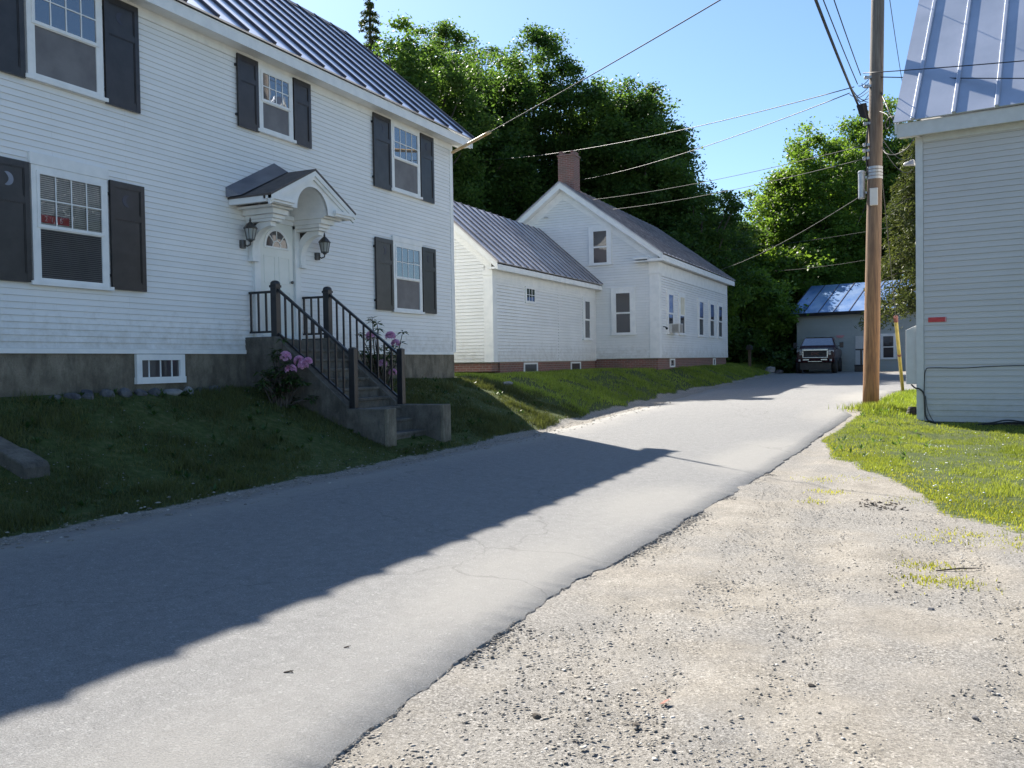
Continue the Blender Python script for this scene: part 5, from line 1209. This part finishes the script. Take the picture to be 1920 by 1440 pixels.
def make_spruce(name, label, loc, H, Rb, seed, mat=NEEDLE, tiers=34, per=11, z0=.06, k=190):
    t = thing(name, label, 'tree', loc, local=True); g = np.random.default_rng(seed); C = []; T = []
    m = MB(); m.tube([(0, 0, -.4), (0, 0, H * .5), (0, 0, H)], [H * .018, H * .01, .02], 8)
    for i in range(tiers):
        z = H * (z0 + (1 - z0) * (i / tiers) ** .9); r = Rb * (1 - (z / H)) ** .85 + .15
        for j in range(per):
            a = g.uniform(0, 6.28); rr = r * g.uniform(.7, 1.12); s = g.uniform(0, 1, int(k * (rr / Rb + .15))) ** .6
            x = s * rr; sp = (.10 + .16 * (1 - s)) * rr
            px = x * np.cos(a) - g.normal(0, 1, len(s)) * sp * np.sin(a); py = x * np.sin(a) + g.normal(0, 1, len(s)) * sp * np.cos(a)
            pz = z - .42 * x * (x / max(rr, .1)) * .7 + .05 * x + g.normal(0, .05 + .02 * rr, len(s)) - np.abs(g.normal(0, .10, len(s))) * rr * .5
            C.append(np.stack([px, py, pz], -1)); T.append(np.full(len(s), g.uniform(0, .5)) + g.uniform(0, .4, len(s)) + .15 * s)
            m.tube([(0, 0, z), (rr * .5 * math.cos(a), rr * .5 * math.sin(a), z - .05 * rr), (rr * math.cos(a), rr * math.sin(a), z - .28 * rr)], [.035, .025, .008], 5)
    m.build('trunk', BARK, t); C = np.concatenate(C); P, F = leaf_quads(C, .10 if H < 20 else .17, .3, .3)
    np_mesh('crown', P, F, mat, t, tone=np.repeat(np.concatenate(T), 4)); return t
make_spruce('spruce_tree', 'drooping spruce between the utility pole and the grey house', at(.2, 42.0), 13.5, 3.3, 61, z0=.24)
make_spruce('spruce_tree', 'pointed dark spruce top beyond the shuttered house ridge', at(-43.3, 64.0), 24.5, 3.4, 62, tiers=30, per=9, k=90)
def shrub(name, label, loc, Rx, Rz, seed, n_cl=26, per=90, ls=.12, mat=LEAF, group=None, cat='shrub'):
    t = thing(name, label, cat, loc, group=group, local=True); cc, C, T = crown_pts(seed, Rx, Rz, n_cl, per, Rx * .33, .75)
    P, F = leaf_quads(C + np.array([0, 0, Rz * .8]), ls); m = MB(); g = random.Random(seed)
    for p in cc[::5]: m.tube([(g.uniform(-.1, .1), g.uniform(-.1, .1), -.1), (p[0] * .5, p[1] * .5, p[2] * .4 + Rz * .4), (p[0], p[1], p[2] + Rz * .8)], [.03, .02, .008], 5)
    m.build('stems', BARK, t); np_mesh('foliage', P, F, mat, t, tone=np.repeat(T, 4)); return t
shrub('shrub', 'pale leafy bush at the edge of the drive left of the truck', at(-7.0, 50.2), .95, .75, 71)
s1 = shrub('shrub', 'dark shrub in the shade beyond the mailbox', at(-9.8, 52.5), 1.6, 1.3, 72, 34, 100, .14, group='shrubs in the shade beyond the houses')
dup(s1, at(-11.5, 50.0), 1, (1.1, 1.1, 1.3), 'dark shrub against the far end of the gabled house'); dup(s1, at(-8.3, 57.0), 2, (1.1, 1.1, .9), 'dark shrub at the left corner of the garage')
dup(s1, at(-13.0, 55.0), 3, (1.6, 1.6, 1.9), 'larger dark shrub farther back under the maples')
# understorey that reads as one mass under the trees
C = []
g = np.random.default_rng(5)
for k in range(420):
    x_, y_ = g.uniform(-40, 12), g.uniform(56, 84)
    if -8.5 < x_ < 7 and y_ < 67: continue
    if -12 < x_ < -7 and y_ < 62: continue
    c_ = np.array([x_, y_, G(x_, y_) + g.uniform(.3, 5.5)]); q = g.normal(0, 1, (190, 3)) * np.array([1.3, 1.3, .8]); C.append(c_ + q)
for k in range(150):
    x_, y_ = g.uniform(-34, -15), g.uniform(40, 52)
    if x_ > -17.6 and y_ < 47: continue
    c_ = np.array([x_, y_, G(x_, y_) + g.uniform(.3, 4.0)]); q = g.normal(0, 1, (190, 3)) * np.array([1.1, 1.1, .8]); C.append(c_ + q)
C = np.concatenate(C); P, F = leaf_quads(C, .17); us = np_mesh('undergrowth', P, F, LEAF, tone=np.repeat(np.clip(vnoise(C[:, 0], C[:, 2] + C[:, 1], 4) * .5 + nrng.uniform(0, .3, len(C)), 0, 1), 4)); us['kind'] = 'stuff'

# small white clover heads and dandelions in the turf
def clover(name, n, x0, x1, y0, y1, mat, s_):
    x, y = scatter(n, x0, x1, y0, y1, lambda x, y: grassy(x, y) & (vnoise(x * .8, y * .8, 71) > .45)); o = pebbles(name, x, y, nrng.uniform(.7, 1.3, len(x)) * s_, mat, zoff=.05, flat=.9)
clover('clover_flowers', 500, -10.6, -7.4, 4, 19, PALES, .009)
clover('clover_flowers', 420, -1.9, 5, 9.5, 23, WHITE, .010)
# broad-leaved weeds by the pole and along the edges
def weeds(name, pts, mat, size):
    V = []; T = []
    for (x_, y_) in pts:
        z_ = G(x_, y_); n_ = int(nrng.integers(6, 12))
        for k in range(n_):
            a_ = nrng.uniform(0, 6.28); l = size * nrng.uniform(.6, 1.3); e_ = nrng.uniform(.35, 1.1); d = np.array([np.cos(a_) * np.cos(e_), np.sin(a_) * np.cos(e_), np.sin(e_)]); s2 = np.array([-np.sin(a_), np.cos(a_), 0]) * l * .16; b_ = np.array([x_, y_, z_])
            V += [b_, b_ + d * l * .55 + s2, b_ + d * l, b_ + d * l * .55 - s2]; T += [nrng.uniform(.2, .9)] * 4
    o = np_mesh(name, np.array(V), np.arange(len(V)).reshape(-1, 4), mat, tone=np.array(T)); o['kind'] = 'stuff'
weeds('broadleaf_weeds', [(-.95 + nrng.normal(0, .12), 22.6 + nrng.normal(0, .15)) for k in range(14)] + [(nrng.uniform(-1.5, .2), nrng.uniform(15, 22)) for k in range(26)], LEAF, .10)
weeds('bank_weeds', [(nrng.uniform(-10.6, -7.5), nrng.uniform(4, 19)) for k in range(140)] + [(nrng.uniform(-10.7, -10.4), nrng.uniform(4, 12)) for k in range(30)], RHODO, .10)

# ------------------------------------------------------------------ rhododendrons by the steps
def rhododendron(label, loc, whorls, flowers, seed):
    t = thing('rhododendron', label, 'shrub', loc, group='rhododendrons by the front steps'); g = np.random.default_rng(seed); V = []; T = []
    m = MB(); b = Vector(loc)
    for w in whorls:
        c_ = Vector(w[:3]); base = b + Vector((g.normal(0, .06), g.normal(0, .06), -.1)); md = base.lerp(c_, .55) + Vector((g.normal(0, .05), g.normal(0, .05), .05))
        m.tube([base, md, c_], [.016, .012, .006], 5)
        n = int(g.integers(9, 15)); tone = g.uniform(0, .5)
        for k in range(n):
            a = 2 * math.pi * k / n + g.uniform(-.3, .3); el = g.uniform(-.5, .55); l = g.uniform(.09, .15); wd = l * .17
            d = Vector((math.cos(a) * math.cos(el), math.sin(a) * math.cos(el), math.sin(el))); s_ = d.cross(Vector((0, 0, 1))).normalized(); u = s_.cross(d)
            p0 = c_ + d * .012; 
            for q in (p0, p0 + d * l * .45 + s_ * wd, p0 + d * l - u * .0 - Vector((0, 0, .2 * l)), p0 + d * l * .45 - s_ * wd): V.append(tuple(q - b))
            T += [min(1, tone + g.uniform(0, .4))] * 4
    m.build('stem', BARK, t)
    np_mesh('foliage', np.array(V), np.arange(len(V)).reshape(-1, 4), RHODO, t, tone=np.array(T))
    for f in flowers:
        c_ = Vector(f[:3]); V = []; T = []; r0 = f[3]
        for k in range(46):
            d = Vector(g.normal(0, 1, 3)); d.z = abs(d.z) * 1.1 - .25; d.normalize(); s_ = d.orthogonal().normalized(); s_.rotate(Matrix.Rotation(g.uniform(0, 6.28), 3, d)); u = d.cross(s_); p0 = c_ + d * r0 * .72; q = r0 * .36
            for (a_, e_) in ((0, 0), (1, .35), (.9, -.7), (0, 1.0), (-1, .3), (-.6, -.8)):
                pass
            ring_ = [p0 + s_ * math.cos(w_) * q + u * math.sin(w_) * q + d * q * .5 for w_ in [j * 6.283 / 5 + .2 for j in range(5)]]
            for j in range(5):
                a_, e_ = ring_[j], ring_[(j + 1) % 5]; md = (a_ + e_) / 2 + d * q * .25
                V += [tuple(p0 - d * q * .3 - b), tuple(a_ - b), tuple(md - b), tuple(e_ - b)]; T += [g.uniform(0, .7)] * 4
        np_mesh('flower_cluster', np.array(V), np.arange(len(V)).reshape(-1, 4), PETAL, t, tone=np.array(T))
g_ = random.Random(4)
wl = [(-9.75 + g_.gauss(0, .22), 11.55 + g_.gauss(0, .17), 1.45 + g_.gauss(0, .2)) for _ in range(60)] + [(-9.85, 11.62, 1.98), (-9.75, 11.5, 1.88), (-9.95, 11.6, 1.9)]
rhododendron('rhododendron with purple pink flowers left of the concrete steps', (-9.8, 11.62, G(-9.8, 11.62)), wl, [(-9.66, 11.6, 1.86, .10), (-9.49, 11.52, 1.64, .10), (-9.43, 11.66, 1.79, .09), (-9.33, 11.64, 1.71, .09), (-9.26, 11.68, 1.77, .08)], 3)
wl = [(-9.55 + g_.gauss(0, .2), 14.1 + g_.gauss(0, .17), 1.7 + g_.gauss(0, .28)) for _ in range(70)] + [(-9.66, 14.15, 2.55), (-9.58, 14.2, 2.5), (-9.62, 14.1, 2.6), (-9.5, 14.12, 2.4), (-9.4, 14.2, 2.05), (-9.25, 14.15, 1.9)]
rhododendron('taller rhododendron with pink flowers right of the concrete steps', (-9.55, 14.15, G(-9.55, 14.15)), wl, [(-9.25, 14.15, 2.24, .10), (-9.18, 14.22, 2.10, .09), (-9.62, 14.02, 2.26, .09), (-9.34, 14.0, 1.72, .09), (-9.15, 14.05, 1.55, .08)], 5)

# ------------------------------------------------------------------ light, sky, camera
SD = Vector((-.905, .735, 1.0)).normalized()
el = math.asin(SD.z); az = math.atan2(SD.x, SD.y)
ld = bpy.data.lights.new('sun', 'SUN'); ld.energy = 4.7; ld.angle = R(.53); ld.color = (1.0, .94, .84)
lo = bpy.data.objects.new('sun', ld); COL.objects.link(lo); lo.location = (0, 0, 30); lo.rotation_euler = (-SD).to_track_quat('-Z', 'Y').to_euler()
w = bpy.data.worlds.new('World'); SC.world = w; w.use_nodes = True; t = w.node_tree
sky = t.nodes.new('ShaderNodeTexSky'); sky.sky_type = 'NISHITA'; sky.sun_disc = False; sky.sun_elevation = el; sky.sun_rotation = az % (2 * math.pi)
sky.altitude = 200; sky.air_density = 1.0; sky.dust_density = .6; sky.ozone_density = 1.2
bg = t.nodes['Background']
tint = t.nodes.new('ShaderNodeMix'); tint.data_type = 'RGBA'; tint.blend_type = 'MULTIPLY'; tint.inputs[0].default_value = 1; tint.inputs[7].default_value = (.76, .92, 1.07, 1)
t.links.new(sky.outputs[0], tint.inputs[6]); t.links.new(tint.outputs[2], bg.inputs[0]); bg.inputs[1].default_value = .066
cam = bpy.data.cameras.new('camera'); co = bpy.data.objects.new('camera', cam); COL.objects.link(co); SC.camera = co
cam.sensor_width = 36; cam.lens = 1643.5 / 1920 * 36; cam.clip_start = .1; cam.clip_end = 2000
yaw, pit, rol = R(25.336), R(1.3885), R(-.9395)
fw = Vector((-math.sin(yaw) * math.cos(pit), math.cos(yaw) * math.cos(pit), -math.sin(pit))); rt = Vector((math.cos(yaw), math.sin(yaw), 0)); up = rt.cross(fw)
r2_ = rt * math.cos(rol) + up * math.sin(rol); u2_ = -rt * math.sin(rol) + up * math.cos(rol)
M3 = Matrix((r2_, u2_, -fw)).transposed(); co.matrix_world = Matrix.Translation((0, 0, 1.7)) @ M3.to_4x4()
vs = SC.view_settings; vs.view_transform = 'Standard'; vs.look = 'None'; vs.exposure = 1.45; vs.gamma = 1
SC.render.resolution_x = 1024; SC.render.resolution_y = 768
SC.cycles.max_bounces = 8; SC.cycles.transparent_max_bounces = 8
